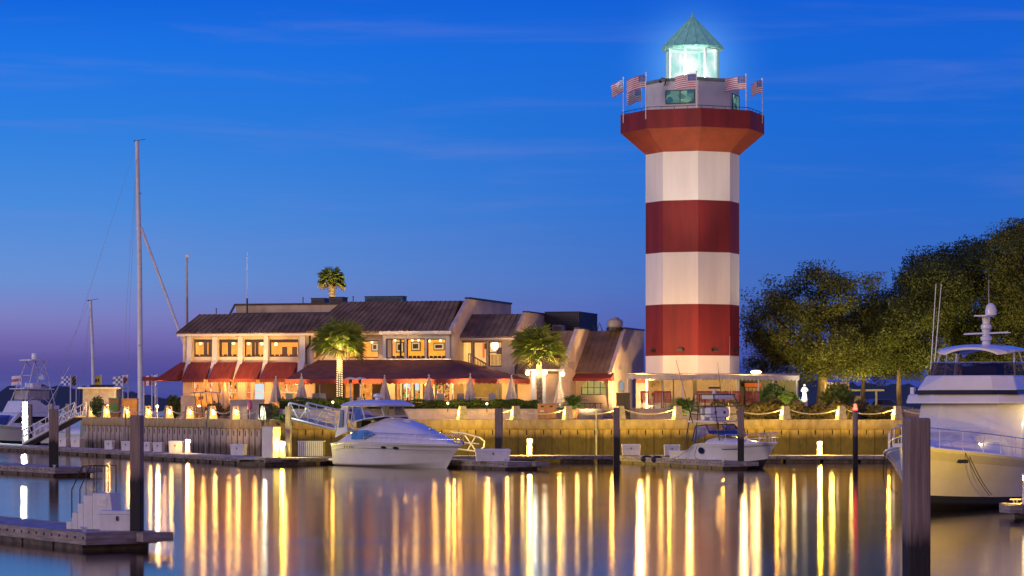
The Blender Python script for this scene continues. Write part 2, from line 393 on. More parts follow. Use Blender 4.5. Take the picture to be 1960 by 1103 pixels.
# ------------------------------------------------------------------ quay walls
def seawall(p0, p1, label, pitch, face, slots=True):
    d = (p1 - p0); Lw = d.length; rz = math.atan2(d.y, d.x)
    root = thing('seawall', label, 'seawall', p0, rz)
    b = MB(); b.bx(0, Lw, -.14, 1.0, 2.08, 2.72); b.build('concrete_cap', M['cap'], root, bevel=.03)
    b = MB(); n = int(Lw/pitch)
    for i in range(n):
        x0 = i*pitch; yo = 0 if slots else (.0 if i % 2 else .06)
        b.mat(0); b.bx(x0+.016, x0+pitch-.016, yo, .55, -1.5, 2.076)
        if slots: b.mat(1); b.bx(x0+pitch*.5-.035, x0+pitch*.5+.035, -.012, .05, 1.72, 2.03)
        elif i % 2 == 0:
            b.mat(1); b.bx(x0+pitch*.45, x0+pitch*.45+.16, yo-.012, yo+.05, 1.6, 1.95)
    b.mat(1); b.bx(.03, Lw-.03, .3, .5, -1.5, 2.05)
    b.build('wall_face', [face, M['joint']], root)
    for k in range(2):
        xx = Lw*(.28 + .45*k)
        b = MB(); b.tube([(xx, -.2, 3.3), (xx, -.2, .2)], .06, 6); b.build('drain_pipe', M['pole'], root, smooth=True)
    return root
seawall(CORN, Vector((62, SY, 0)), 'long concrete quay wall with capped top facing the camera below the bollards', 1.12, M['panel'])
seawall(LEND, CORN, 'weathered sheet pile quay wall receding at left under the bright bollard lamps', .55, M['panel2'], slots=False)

def make_bollard(side, loc, rz, label, group):
    root = thing('bollard', label, 'bollard', loc, rz, group)
    b = MB(); b.taper((0,0,-.06), (.62,.62), (.40,.40), .96); b.build('post', M['bollard'], root, bevel=.02)
    b = MB(); b.box((side*.262, 0, .46), (.05, .14, .32)); o = b.build('lamp_lens', M['lw'], root)
    o.rotation_euler = (0, 0, 0)
    return root
ordw = ['first','second','third','fourth','fifth','sixth','seventh','eighth','ninth','tenth','eleventh']
rpx = [885, 987, 1087, 1187, 1297, 1400, 1503, 1610, 1717, 1830]
lpx = [168, 196, 234, 276, 316, 355, 399, 443, 493]
WARM = (1, .66, .28); YEL = (1, .58, .07); COOL = (.75, 1, .95)
br = bl = None; rpos, lpos = [], []
for i, px in enumerate(rpx):
    loc = Vector((PX(px, SY+.25), SY+.25, 2.72)); rpos.append(loc)
    lab = 'tapered concrete bollard with a side lamp, %s from the left on the right-hand quay' % ordw[i]
    if br is None: br = make_bollard(-1, loc, R(20), lab, 'bollards along the quay'); o = br
    else: o = dup(br, loc, R(20), lab)
    lamp('bollard_light', loc + Vector((-.55, -.06, .40)), (1,.5,.06), 120, .07)
for i, px in enumerate(lpx):
    t_ = [k*.05 for k in range(800)]
    q = min((LEND + LD*k for k in t_), key=lambda v: abs(CX + F*v.x/v.y - px))
    loc = Vector((q.x, q.y, 2.72)) + ln*.25; lpos.append(loc)
    lab = 'tapered bollard with a blazing side lamp, %s from the far end of the left quay' % ordw[i]
    rz = math.atan2(LD.y, LD.x)
    if bl is None: bl = make_bollard(1, loc, rz, lab, 'bollards along the quay'); o = bl
    else: o = dup(bl, loc, rz, lab)
    lamp('bollard_light', loc + LD*.75 + Vector((0, 0, .5)), (1,.5,.11) if i < 8 else (.85,1,.85), 95, .10)
def rope(p, q, label):
    b = MB(); n = 14
    pts = [p.lerp(q, k/n) - Vector((0, 0, .42*(1-(2*k/n-1)**2))) for k in range(n+1)]
    b.tube(pts, .042, 6)
    return tag(b.build('rope_swag', M['rope'], smooth=True), label, 'rope', 'rope swags between the bollards')
up = Vector((0, 0, .78))
for i in range(len(rpos)-1):
    rope(rpos[i]+up, rpos[i+1]+up, 'pale rope sagging between the %s and %s bollards of the right-hand quay' % (ordw[i], ordw[i+1]))
for i in range(len(lpos)-1):
    rope(lpos[i]+up, lpos[i+1]+up, 'pale rope sagging between the %s and %s bollards of the left quay' % (ordw[i], ordw[i+1]))

# ------------------------------------------------------------------ floating docks
ZD = .45
def offset_line(pts, w):
    out = []
    for i, p in enumerate(pts):
        d = Vector(pts[min(i+1, len(pts)-1)]) - Vector(pts[max(i-1, 0)]); d.normalize()
        out.append((p[0]-d.y*w, p[1]+d.x*w))
    return out
def strip(mb, pts, w0, w1, z0, z1):
    A, B = offset_line(pts, w0), offset_line(pts, w1)
    for i in range(len(pts)-1):
        mb.ext([(A[i][0],A[i][1],z0), (A[i+1][0],A[i+1][1],z0), (B[i+1][0],B[i+1][1],z0), (B[i][0],B[i][1],z0)], (0,0,z1-z0))
def dock(pts, w, label):
    root = thing('floating_dock', label, 'dock', (pts[0][0], pts[0][1], 0))
    b = MB(); strip(b, pts, .12, w-.12, ZD-.09, ZD); b.build('deck', M['deck'], root, world=True)
    b = MB(); strip(b, pts, 0, .115, ZD-.25, ZD-.01); strip(b, pts, w-.115, w, ZD-.25, ZD-.01)
    strip(b, pts, -.05, -.004, ZD-.2, ZD-.08); b.build('waler_board', M['wood_dock'], root, world=True)
    b = MB(); bolts = MB()
    for i in range(len(pts)-1):
        p, q = Vector((*pts[i], 0)), Vector((*pts[i+1], 0)); d = q-p; Ld = d.length; d.normalize(); n = Vector((-d.y, d.x, 0)); rz = math.atan2(d.y, d.x)
        k = 0.0
        while k + 2.2 < Ld:
            c = p + d*(k+1.2) + n*w*.5; b.box((c.x, c.y, .02), (2.1, w-.3, .46), rz); k += 2.4
        k = .3
        while k < Ld:
            c = p + d*k - n*.055; bolts.box((c.x, c.y, ZD-.14), (.09, .03, .05), rz); k += .62
    b.build('float_tub', M['float'], root, world=True)
    bolts.build('bolt_row', M['joint'], root, world=True)
    return root
dock([(-47, 239), (-41, 226), (-28.5, 199), (-15.2, 170.6)], 2.6, 'long floating dock running back along the left quay wall')
dock([(-14.9, 170.2), (-11.0, 175.0), (-5.5, 178.6), (3, 180.2), (30, 180.6)], 2.3, 'floating dock along the foot of the right-hand quay wall')
def finger(end, ang, Lf, wd, label, cleats=2, pad=True):
    """finger pier: end = outer end centre, ang = heading of the outer end"""
    root = thing('finger_pier', label, 'finger pier', (end[0], end[1], 0), ang)
    b = MB(); b.bx(-Lf, 0, -wd/2+.1, wd/2-.1, ZD-.09, ZD); b.build('deck', M['deck'], root)
    b = MB()
    for s in (-1, 1): b.bx(-Lf, 0, s*(wd/2-.05)-.05, s*(wd/2-.05)+.05, ZD-.3, ZD+.015)
    b.bx(.004, .11, -wd/2, wd/2, ZD-.3, ZD+.015)
    if pad: b.bx(.114, .55, wd*.2, wd/2+.25, ZD-.24, ZD)
    b.build('waler_board', M['wood_dock'], root)
    b = MB(); k = -Lf
    while k < -.9:
        b.bx(k+.06, min(k+2.2, -.3), -wd/2+.08, wd/2-.08, -.25, ZD-.305); k += 2.28
    b.build('float_tub', M['float'], root)
    b = MB(); k = -Lf
    while k < 0:
        for s in (-1, 1): b.box((k, s*(wd/2+.006), ZD-.12), (.07, .02, .06))
        k += .55
    b.build('bolt_row', M['joint'], root)
    for k in range(cleats):
        b = MB(); xx = -.4 - k*Lf*.42
        for s in (-.06, .06): b.box((xx+s, -wd/2+.16, ZD+.06), (.04, .05, .12))
        b.tube([(xx-.2, -wd/2+.16, ZD+.13), (xx+.2, -wd/2+.16, ZD+.13)], .025, 6)
        b.build('cleat', M['alu'], root)
    return root
finger((-10.15, 73.1), math.atan2(-.86, .51), 16, 2.0, 'near finger pier at lower left carrying the white boarding steps')
finger((PX(142, 146.5), 146.5), math.atan2(-.86, .51), 26, 2.2, 'dark finger pier at the left edge behind the near one')
finger((PX(1003, 160.5), 160.5), R(-62), 18, 2.2, 'finger pier beside the bow of the blue-lit cabin cruiser')
finger((12.9, 161.6), R(-73), 18, 1.7, 'finger pier in front of the small sport fishing boat')
finger((PX(1938, 93.5), 93.5), R(-168), 14, 1.8, 'corner of a finger pier at the right edge under the yacht')

def pile(px, ptop, D, wd, label, m='pile', zb=-3.0, square=True, cap=None, group='mooring piles in the harbour'):
    x = PX(px, D); zt = PZ(ptop, D)
    root = thing('mooring_pile', label, 'pile', (x, D, 0), R(random.uniform(-16, 16)), group)
    b = MB()
    if square: b.box((0, 0, (zt+zb)/2), (wd, wd, zt-zb)); o = b.build('shaft', M[m], root, bevel=.03)
    else: b.lathe([(wd*.54, zb), (wd*.5, .5), (wd*.46, zt-.03), (wd*.4, zt)], n=14); b.build('shaft', M[m], root, smooth=True)
    return root
q = pile(1754, 800, 40.5, .335, 'huge near square wooden pile at lower right in front of the yacht'); q.rotation_euler.z = R(9)
pile(262, 795, 73.9, .30, 'square pile at the end of the near left finger pier')
pile(103, 783, 147, .47, 'dark square pile on the second finger pier at left', square=True)
pile(955, 782, 163.5, .40, 'dark pile behind the long lilac dock box')
pile(1180, 780, 166, .36, 'dark pile standing left of the white dock box below the lighthouse')
pile(1418, 779, 163, .37, 'dark pile in front of the small fishing boat')
pile(1637, 785, 168, .34, 'slim round pile with a red beacon on top', square=False)
pile(130, 773, 232, .36, 'sunlit-looking amber pile beside the left gangway', 'pilelight')
pile(98, 773, 233, .34, 'amber pile half hidden behind the dark left pile', 'pilelight')
pile(49, 768, 236, .50, 'pale pile carrying the white dock light at far left', 'pilelight')
pile(58, 774, 239, .30, 'thin dark pile just right of the white dock light')
pile(552, 778, 175.5, .33, 'yellow-lit pale pile beside the tall white cabinet', 'pilelight')
b = MB(); b.lathe([(.13, 0), (.13, .1), (.09, .16), (.09, .3), (.05, .36)], n=10); o = b.build('beacon', M['lr'], smooth=True)
o.location = (PX(1637, 168), 168, PZ(785, 168)); tag(o, 'small red navigation light on top of a slim pile', 'beacon')
lamp('beacon_light', Vector(o.location)+Vector((0,-.3,.3)), (1,.06,.04), .4, .06)

# ------------------------------------------------------------------ things on the docks
def dock_box(px, pbot, D, w, d, h, rz, label, m='box', grp='white dock boxes'):
    root = thing('dock_box', label, 'dock box', (PX(px, D), D, ZD), rz, grp)
    b = MB(); b.taper((0,0,.0), (w*.94, d*.94), (w, d), h*.82); b.build('body', M[m], root, bevel=.02)
    b = MB(); b.taper((0,0,h*.824), (w*1.05, d*1.06), (w*.98, d*.9), h*.18); b.build('lid', M[m], root, bevel=.015)
    b = MB(); b.box((0, -d*.5-.012, h*.62), (.05, .03, .12)); b.build('latch', M['dark_metal'], root)
    return root
dz = math.atan2(LD.y, LD.x)
dock_box(121, 857, 218, .95, .8, .7, R(-20), 'white dock box behind the dark left pile')
dock_box(148, 858, 215, .8, .7, .72, R(-20), 'white dock box at the far end of the left quay wall')
dock_box(210, 861, 204, .62, .6, .66, R(-12), 'white dock box third along the left dock')
dock_box(243, 864, 199, .66, .6, .68, R(-12), 'white dock box just left of the square near pile')
dock_box(283, 864, 196, .5, .6, .66, R(-12), 'narrow white dock box just right of the square near pile')
dock_box(304, 865, 194.5, .66, .6, .66, R(-12), 'white dock box left of the biggest box on the left dock')
dock_box(339, 867, 190, .95, .8, .82, R(-12), 'large white dock box beside the lit dock pedestal')
dock_box(457, 872, 181.5, .9, .75, .72, R(-14), 'white dock box left of the tall cabinet')
dock_box(943, 882, 162.6, 2.0, .8, .72, R(4), 'long lilac-shadowed dock box beside the dark pile')
dock_box(1208, 869, 181.6, 1.2, .7, .72, R(0), 'amber-lit dock box below the left end of the porch', grp='white dock boxes')
dock_box(1286, 870, 180.5, 1.0, .7, .70, R(0), 'amber-lit dock box behind the stern of the fishing boat')
# tall cabinet and slatted locker
root = thing('dock_cabinet', 'tall white cabinet lit yellow on the dock at the quay corner', 'cabinet', (PX(519, 174.6), 174.6, ZD), R(-28))
b = MB(); b.bx(-.42, .42, -.42, .42, 0, 1.82); b.build('body', M['box'], root, bevel=.02)
b = MB(); b.bx(-.45, .45, -.45, .45, 1.824, 1.9); b.build('top_cover', M['box'], root, bevel=.02)
b = MB(); b.bx(-.36, .36, -.435, -.424, .12, 1.7); b.build('door_panel', M['trim'], root)
root = thing('slatted_locker', 'white slatted locker lit yellow beside the cruiser stern', 'locker', (PX(596, 178), 178, ZD), R(-6))
b = MB()
for k in range(13): b.bx(-.8+k*.125, -.8+k*.125+.095, -.35, -.32, .02, .92)
b.build('slat_front', M['box'], root)
b = MB(); b.bx(-.82, .82, -.315, .35, 0, .9); b.build('carcass', M['dark_metal'], root)
b = MB(); b.bx(-.84, .84, -.37, .37, .925, .97); b.build('top_board', M['box'], root)
def pedestal(px, D, hgt, col, pw, label, lm):
    root = thing('power_pedestal', label, 'dock pedestal', (PX(px, D), D, ZD), R(-10), 'lit power pedestals on the docks')
    b = MB(); b.taper((0,0,0), (.34,.34), (.26,.26), hgt-.28); b.build('post', M['box'], root, bevel=.02)
    b = MB(); b.lathe([(.17, hgt-.275), (.17, hgt-.12)], n=10); b.build('lamp_lens', lm, root)
    b = MB(); b.lathe([(.22, hgt-.116), (.2, hgt-.06), (.02, hgt)], n=10); b.build('hood', M['box'], root)
    lamp('pedestal_light', (PX(px, D), D-.34, ZD+hgt-.3), col, pw, .1)
pedestal(360, 189, 1.0, (1,.58,.14), 230, 'lit dock pedestal with a warm white head on the left dock', M['lw'])
pedestal(541, 174.6, 1.05, (1,.78,.03), 520, 'lit yellow dock pedestal beside the tall cabinet', M['ly'])
pedestal(1014, 181.2, 1.12, (1,.66,.04), 1900, 'lit amber dock pedestal below the wooden litter bins', M['ly'])
pedestal(775, 181.0, 1.1, (1,.66,.04), 2000, 'unseen dock pedestal added behind the cabin cruiser to light the wall', M['ly'])  # this and the next two are unseen pedestals added to light the wall
pedestal(1372, 181.2, 1.1, (1,.66,.04), 1900, 'unseen dock pedestal added behind the small fishing boat to light the wall', M['ly'])
pedestal(1750, 181.2, 1.1, (1,.66,.04), 1300, 'unseen dock pedestal added behind the huge near pile to light the wall', M['ly'])
pedestal(1569, 181.4, .95, (1,.66,.04), 1200, 'lit dock pedestal on the right dock under the shrubs', M['lw'])
root = thing('dock_light', 'starry white light fixed to the pale pile at far left', 'dock light', (PX(47, 235.4), 235.4, PZ(808, 235.4)))
b = MB(); b.ball((0,0,0), .2); b.build('globe', M['lc'], root, smooth=True)
b = MB(); b.bx(-.03, .03, .1, .35, -.03, .03); b.build('bracket', M['dark_metal'], root)
lamp('dock_lamp', (PX(47, 235.4)+.2, 233.9, PZ(808, 235.4)), (.8, 1, 1), 1000, .2)

# boarding steps with a boxy locker on the near pier
fx = Vector((.51, -.86, 0)).normalized(); fy = Vector((.86, .51, 0)).normalized()
sa = R(-12)
root = thing('boarding_steps', 'white moulded boarding steps with thin handrails on the near pier', 'boarding steps', (PX(186, 75.2), 75.2, ZD), sa)
b = MB()
for k, (z1, x0) in enumerate(((.20, -.74), (.44, -.58), (.68, -.42), (.90, -.26))): b.bx(x0, x0+.16 if k < 3 else .0, -.34, .34, 0, z1)
b.build('tread', M['box'], root, bevel=.015)
b = MB(); b.add([(.004,-.36,0),(.62,-.36,0),(.62,.36,0),(.004,.36,0),(.004,-.36,.96),(.50,-.36,.96),(.50,.36,.96),(.004,.36,.96)], [(3,2,1,0),(4,5,6,7),(0,1,5,4),(1,2,6,5),(2,3,7,6),(3,0,4,7)])
b.build('body', M['box'], root, bevel=.02)
b = MB(); b.bx(.14, .40, -.375, -.364, .64, .86); b.build('hatch_frame', M['alu'], root)
b = MB(); b.bx(.18, .36, -.388, -.377, .68, .82); b.build('hatch', M['box'], root)
for s in (-.3, .3):
    b = MB(); b.tube([(-.6, s, .3), (-.6, s, 1.05), (-.3, s, 1.68), (.42, s, 1.68), (.42, s, .96)], .017, 5); b.tube([(-.2, s, .9), (-.2, s, 1.68)], .01, 5); b.tube([(.1, s, .96), (.1, s, 1.68)], .01, 5)
    b.build('handrail', M['dark_metal'], root)
dock_box(229, 1013, 74.2, 1.0, .55, .53, R(-6), 'lilac-shadowed dock box beside the boarding steps on the near pier')
# ------------------------------------------------------------------ lighthouse
LY = 203.0; LX = PX(1325.5, LY); LA = R(3.1)
LZ = lambda py: PZ(py, LY) - ZP
S_ = LY/F
lm_white = mat('tower_white', (.74,.735,.70), .8, var=.06, scale=1.1, bump=.12, stretch=(1,1,.12))
lm_red = mat('tower_red', (.2,.012,.012), .7, var=.22, scale=1.0, bump=.12, stretch=(1,1,.1))
lm_corb = mat('corbel_red', (.24,.042,.02), .75, var=.16, scale=.9)
lm_trim = mat('grey_coping', (.2,.19,.2), .6)
lm_copper = mat('verdigris_copper', (.2,.46,.34), .7, var=.3, scale=1.2, stretch=(3,3,.4), tint=(.12,.32,.24), emit=.13)  # copper given a faint glow of its own to brighten the roof
lh = thing('lighthouse', 'tall octagonal lighthouse with red and white bands and a lit green-roofed lantern', 'lighthouse', (LX, LY, ZP))
RR = 3.385
b = MB()
bands = [(-1.0, LZ(682), 0), (LZ(682), LZ(585), 1), (LZ(585), LZ(487), 0), (LZ(487), LZ(389), 1), (LZ(389), LZ(297), 0)]
for z0, z1, k in bands: b.mat(k); b.lathe([(RR, z0), (RR, z1)], n=8, a0=LA, cap=False)
b.build('tower_shaft', [lm_white, lm_red], lh)
b = MB(); zc0, zc1, zp = LZ(297), LZ(256), LZ(221)
b.lathe([(RR, zc0), (5.2, zc1)], n=8, a0=LA, cap=False); b.build('corbel', lm_corb, lh)
b = MB(); b.lathe([(5.2, zc1), (5.2, zp), (4.95, zp), (4.95, zp-.75), (RR-.2, zp-.75)], n=8, a0=LA, cap=False); b.build('gallery_parapet', lm_red, lh)
zw = LZ(158)
b = MB(); b.lathe([(RR-.004, zp-.76), (RR-.004, zw-.22)], n=8, a0=LA, cap=False); b.build('watch_room', mat('watch_room_white', (.66,.63,.6), .7, var=.08, scale=.8), lh)
b = MB(); b.lathe([(RR+.10, zw-.215), (RR+.10, zw), (1.5, zw+.06)], n=8, a0=LA); b.build('coping', lm_trim, lh)
def facet(k, rad=RR):
    """centre, tangent (to the viewer's right) and outward normal of facet k (0 = just right of the front corner)"""
    a = LA + R(45*k + 22.5)
    return Vector((math.sin(a), -math.cos(a), 0))*rad*math.cos(R(22.5)), Vector((math.cos(a), math.sin(a), 0)), Vector((math.sin(a), -math.cos(a), 0))
gl = emis('watch_room_glow', (.05,.16,.2), 1.0)
wm, nt_, N_, L_ = nodes('watch_room_window')
o_ = N_.new('ShaderNodeOutputMaterial'); e_ = N_.new('ShaderNodeEmission'); t_ = N_.new('ShaderNodeTexCoord'); mp_ = N_.new('ShaderNodeMapping'); mp_.inputs['Scale'].default_value = (2.2, 2.2, 3.2)
v_ = N_.new('ShaderNodeTexVoronoi'); v_.inputs['Scale'].default_value = 1.0; r_ = N_.new('ShaderNodeValToRGB')
r_.color_ramp.elements[0].color = (.04,.13,.2,1); r_.color_ramp.elements[1].color = (.35,.62,.42,1); r_.color_ramp.elements[0].position = .35
L_.new(t_.outputs['Object'], mp_.inputs[0]); L_.new(mp_.outputs[0], v_.inputs['Vector']); L_.new(v_.outputs['Color'], r_.inputs[0]); L_.new(r_.outputs[0], e_.inputs[0]); e_.inputs[1].default_value = .7; L_.new(e_.outputs[0], o_.inputs[0])
def lh_window(k, s0, s1, z0, z1):
    c, tg, n = facet(k)
    f = MB()
    def bar(a0, a1, q0, q1, d0=.0, d1=.06):
        p = [c+tg*a+n*d for a, d in ((a0,d0),(a1,d0),(a1,d1),(a0,d1))]
        f.ext([(v.x, v.y, q0) for v in p], (0,0,q1-q0))
    w = .06
    bar(s0, s1, z0, z0+w); bar(s0, s1, z1-w, z1); bar(s0, s0+w, z0+w, z1-w); bar(s1-w, s1, z0+w, z1-w); bar((s0+s1)/2-w/2, (s0+s1)/2+w/2, z0+w, z1-w)
    o = f.build('window', M['frame'], lh)
    g = MB(); q = [c+tg*a+n*.02 for a in (s0, s1)]
    g.poly((q[0].x,q[0].y,z0), (q[1].x,q[1].y,z0), (q[1].x,q[1].y,z1), (q[0].x,q[0].y,z1)); g.build('pane', wm, o)
lh_window(7, -1.1, 1.05, LZ(207), LZ(181)); lh_window(1, -.75, 1.15, LZ(214), LZ(184))
# security camera bracket and flood light boxes on the shaft
c, tg, n = facet(7); b = MB()
q = c - tg*1.15 + n*.1
b.tube([(q.x, q.y, LZ(172)), (q.x+.12, q.y-.15, LZ(160)), (q.x-.2, q.y-.3, LZ(158)), (q.x-.3, q.y-.35, LZ(163))], .045, 6)
b.ball((q.x-.3, q.y-.35, LZ(165)), .13, 8, 6); b.build('security_camera', M['dark_metal'], lh, smooth=True)
for k, py in ((6, 672), (7, 671), (0, 671), (1, 672)):
    c, tg, n = facet(k); b = MB(); q = c+n*.13; b.box((q.x, q.y, LZ(py)), (.4, .26, .2), LA+R(45*k+22.5)); b.build('flood_housing', M['dark_metal'], lh)
# low dark rail on the parapet
b = MB()
vs = [Vector((5.08*math.sin(LA+R(45*k)), -5.08*math.cos(LA+R(45*k)), zp)) for k in range(9)]
for k in range(8):
    b.tube([vs[k]+Vector((0,0,.2)), vs[k+1]+Vector((0,0,.2))], .022, 5)
    for j in range(4): p = vs[k].lerp(vs[k+1], j/4); b.tube([p, p+Vector((0,0,.2))], .018, 5)
b.build('gallery_rail', M['dark_metal'], lh)
# lantern
zl0, zl1 = LZ(158)+.02, LZ(92)
RLn = 1.88
b = MB()
for k in range(8):
    a = LA + R(45*k+22.5); p = (RLn*math.sin(a), -RLn*math.cos(a))
    b.box((p[0], p[1], (zl0+zl1)/2), (.16, .16, zl1-zl0), a)
ring = lambda z, hgt: b.lathe([(RLn+.06, z), (RLn+.06, z+hgt), (RLn-.1, z+hgt), (RLn-.1, z), (RLn+.06, z)], n=8, a0=LA+R(22.5), cap=False)
ring(zl0, .16); ring(zl1-.2, .19)
b.build('lantern_frame', mat('lantern_paint', (.45,.62,.55), .5, var=.05), lh)
pm, nt_, N_, L_ = nodes('frosted_lantern_glass')
o_ = N_.new('ShaderNodeOutputMaterial'); e_ = N_.new('ShaderNodeEmission'); t_ = N_.new('ShaderNodeBsdfTransparent'); m_ = N_.new('ShaderNodeMixShader'); m_.inputs[0].default_value = .72
g_ = N_.new('ShaderNodeTexCoord'); n_ = N_.new('ShaderNodeTexNoise'); n_.inputs['Scale'].default_value = .9; n_.inputs['Detail'].default_value = 3
r_ = N_.new('ShaderNodeValToRGB'); r_.color_ramp.elements[0].color = (.30,.62,.54,1); r_.color_ramp.elements[1].color = (.85,.84,.78,1); r_.color_ramp.elements[0].position = .38; r_.color_ramp.elements[1].position = .6
L_.new(g_.outputs['Object'], n_.inputs['Vector']); L_.new(n_.outputs['Fac'], r_.inputs[0]); L_.new(r_.outputs[0], e_.inputs[0]); e_.inputs[1].default_value = 1.15
L_.new(t_.outputs[0], m_.inputs[1]); L_.new(e_.outputs[0], m_.inputs[2]); L_.new(m_.outputs[0], o_.inputs[0])
for k in range(8):
    a0, a1 = LA+R(45*k-22.5), LA+R(45*k+22.5); r0 = RLn*.985
    p = (r0*math.sin(a0), -r0*math.cos(a0)); q = (r0*math.sin(a1), -r0*math.cos(a1))
    g = MB(); g.poly((p[0],p[1],zl0+.16), (q[0],q[1],zl0+.16), (q[0],q[1],zl1-.2), (p[0],p[1],zl1-.2)); g.build('lantern_pane', pm, lh)
b = MB(); b.lathe([(.5, zl0), (.5, zl0+.3), (.22, zl0+.34), (.22, zl0+.7)], n=12); o = b.build('lamp_stand', lm_trim, lh)
b = MB(); b.lathe([(.2, zl0+.705), (.45, zl0+.95), (.5, zl0+1.3), (.35, zl0+1.7), (.1, zl0+1.85)], n=14); b.build('beacon_lens', emis('beacon_lens_glow', (.9,1,.95), 1.3), o, smooth=True)
ze, za = LZ(93), LZ(31)
b = MB(); b.lathe([(2.2, ze-.14), (2.25, ze), (.03, za)], n=16, a0=LA, cap=False)
for k in range(16):
    a = LA + R(22.5*k); b.tube([(2.26*math.sin(a), -2.26*math.cos(a), ze+.01), (.04*math.sin(a), -.04*math.cos(a), za)], .035, 4)
o = b.build('lantern_roof', lm_copper, lh)
b = MB(); b.lathe([(2.2, ze-.142), (1.75, ze-.1)], n=16, a0=LA, cap=False); b.build('soffit', mat('lantern_soffit', (.5,.65,.58), .6), lh)
b = MB(); b.lathe([(.06, za-.1), (.05, za+.1), (.01, za+.32)], n=8); b.build('finial', lm_copper, lh)
lo = lamp('lantern_lamp', (LX, LY, ZP+zl1-.7), (.75,1,.9), 700, .3)
lamp('watch_room_fill', (LX-.2, LY-2.6, ZP+zw+.35), (.85,1,.92), 700, .2)  # lamp added outside the glass to brighten the watch room

# ---- flags on the gallery, copied from one flag
RED, WHT, BLU = mat('flag_red', (.62,.17,.18), .8, var=.08), mat('flag_white', (.9,.88,.88), .8, var=.04), mat('flag_blue', (.07,.14,.5), .8, var=.08)
def flag_mesh(name, wd, hg, cells, mats, parent, droop=.18, seed=0, nx=14, ny=13, z=0.0, amp=.10):
    """rippling cloth that flies towards -x; cells(u, v) gives the colour index; v = 0 is the bottom"""
    b = MB(); rr = random.Random(seed); ph = rr.uniform(0, 6)
    def pt(i, j):
        u, v = i/nx, j/ny
        yy = amp*u*math.sin(6.2*u+ph+v*.8) + amp*.4*math.sin(11*u+2*v+ph)*u
        return (-u*wd*(1-.06*math.sin(3*u)), yy, z - (1-v)*hg - droop*u*u*wd*(1+.25*math.sin(4*u+ph)) )
    for i in range(nx):
        for j in range(ny):
            b.mat(cells((i+.5)/nx, (j+.5)/ny)); b.poly(pt(i,j), pt(i,j+1), pt(i+1,j+1), pt(i+1,j))
    return b.build(name, mats, parent, smooth=True, ang=180)
def us(u, v):
    if u < .42 and v > 6/13: return 2
    return 0 if int(v*13) % 2 == 0 else 1
def make_flag(loc, hp, label, seed, droop, wd, rz):
    root = thing('flag_on_pole', label, 'flag', loc, rz, 'flags around the lighthouse gallery')
    b = MB(); b.lathe([(.035, -.6), (.025, hp)], n=8); b.ball((0,0,hp+.05), .06, 8, 6); b.build('flagpole', M['whitepole'], root, smooth=True)
    hg, top = .92, hp-.08
    cl = flag_mesh('flag_cloth', wd, hg, us, [RED, WHT, BLU], root, droop, seed, nx=19, z=top, amp=.13)
    st = MB(); ph = random.Random(seed).uniform(0, 6)
    for r_i in range(5):
        for c_i in range(6 if r_i % 2 == 0 else 5):
            u = .03 + (c_i + (0 if r_i % 2 == 0 else .5))*.066; v = 6/13 + .05 + r_i*.105
            yy = .13*u*math.sin(6.2*u+ph+v*.8) + .052*math.sin(11*u+2*v+ph)*u
            x0 = -u*wd*(1-.06*math.sin(3*u)); z0 = top-(1-v)*hg-droop*u*u*wd*(1+.25*math.sin(4*u+ph))
            for sgn in (-1, 1):
                st.poly(*[(x0+.026*math.cos(q*R(72)+1.57)*(1 if sgn < 0 else -1), yy+sgn*.012, z0+.026*math.sin(q*R(72)+1.57)) for q in range(5)])
    st.build('star_field', WHT, cl)
    return root
fl = [(1193, 150, 5.05, 'leftmost flag at the edge of the lighthouse gallery', .55, 1.25, 52), (1228, 168, 4.6, 'flag hanging low behind the second flag of the lighthouse gallery', .34, 1.3, 28), (1236, 141, 5.05, 'high flag with deep blue canton left of the watch room', .42, 1.4, 20),
      (1333, 139, 5.05, 'middle flag in front of the lantern room', .20, 1.5, 4), (1428, 144, 5.05, 'flag right of the watch room on a tall white pole', .10, 1.5, -5), (1459, 152, 5.05, 'rightmost flag at the edge of the lighthouse gallery', .30, 1.25, 38)]
for k, (px, ptop, rad, lab, dr, wd_, rz_) in enumerate(fl):
    ang = math.asin(max(-1, min(1, (px-1325.5)/139.0*5.2/rad)))
    y = LY - rad*math.cos(ang) if k != 1 else LY + 1.8
    x = PX(px, y); loc = (x, y, ZP+zp-.05)
    make_flag(loc, PZ(ptop, y) - loc[2], lab, k+1, dr, wd_, R(rz_))

# ------------------------------------------------------------------ restaurant building (local frame: u right, v back, z up)
BA = R(-15); BO = Vector((PX(700, 203), 203, ZT))
bu = Vector((math.cos(BA), math.sin(BA), 0)); bv = Vector((-math.sin(BA), math.cos(BA), 0))
def fac(px, py, v=0.0):
    d = Vector(((px-CX)/F, 1, (HY-py)/F)); o = Vector((0, 0, H))
    t = ((BO - o).dot(bv) + v) / d.dot(bv)
    q = o + d*t - BO
    return q.dot(bu), q.z
def U(px, v=0.0): return fac(px, HY, v)[0]
def Z(px, py, v=0.0): return fac(px, py, v)[1]
def bw(u, v, z): return BO + bu*u + bv*v + Vector((0, 0, z))

rest = thing('restaurant_building', 'two-storey waterfront restaurant with brown metal roofs and lit windows', 'restaurant', BO, BA)

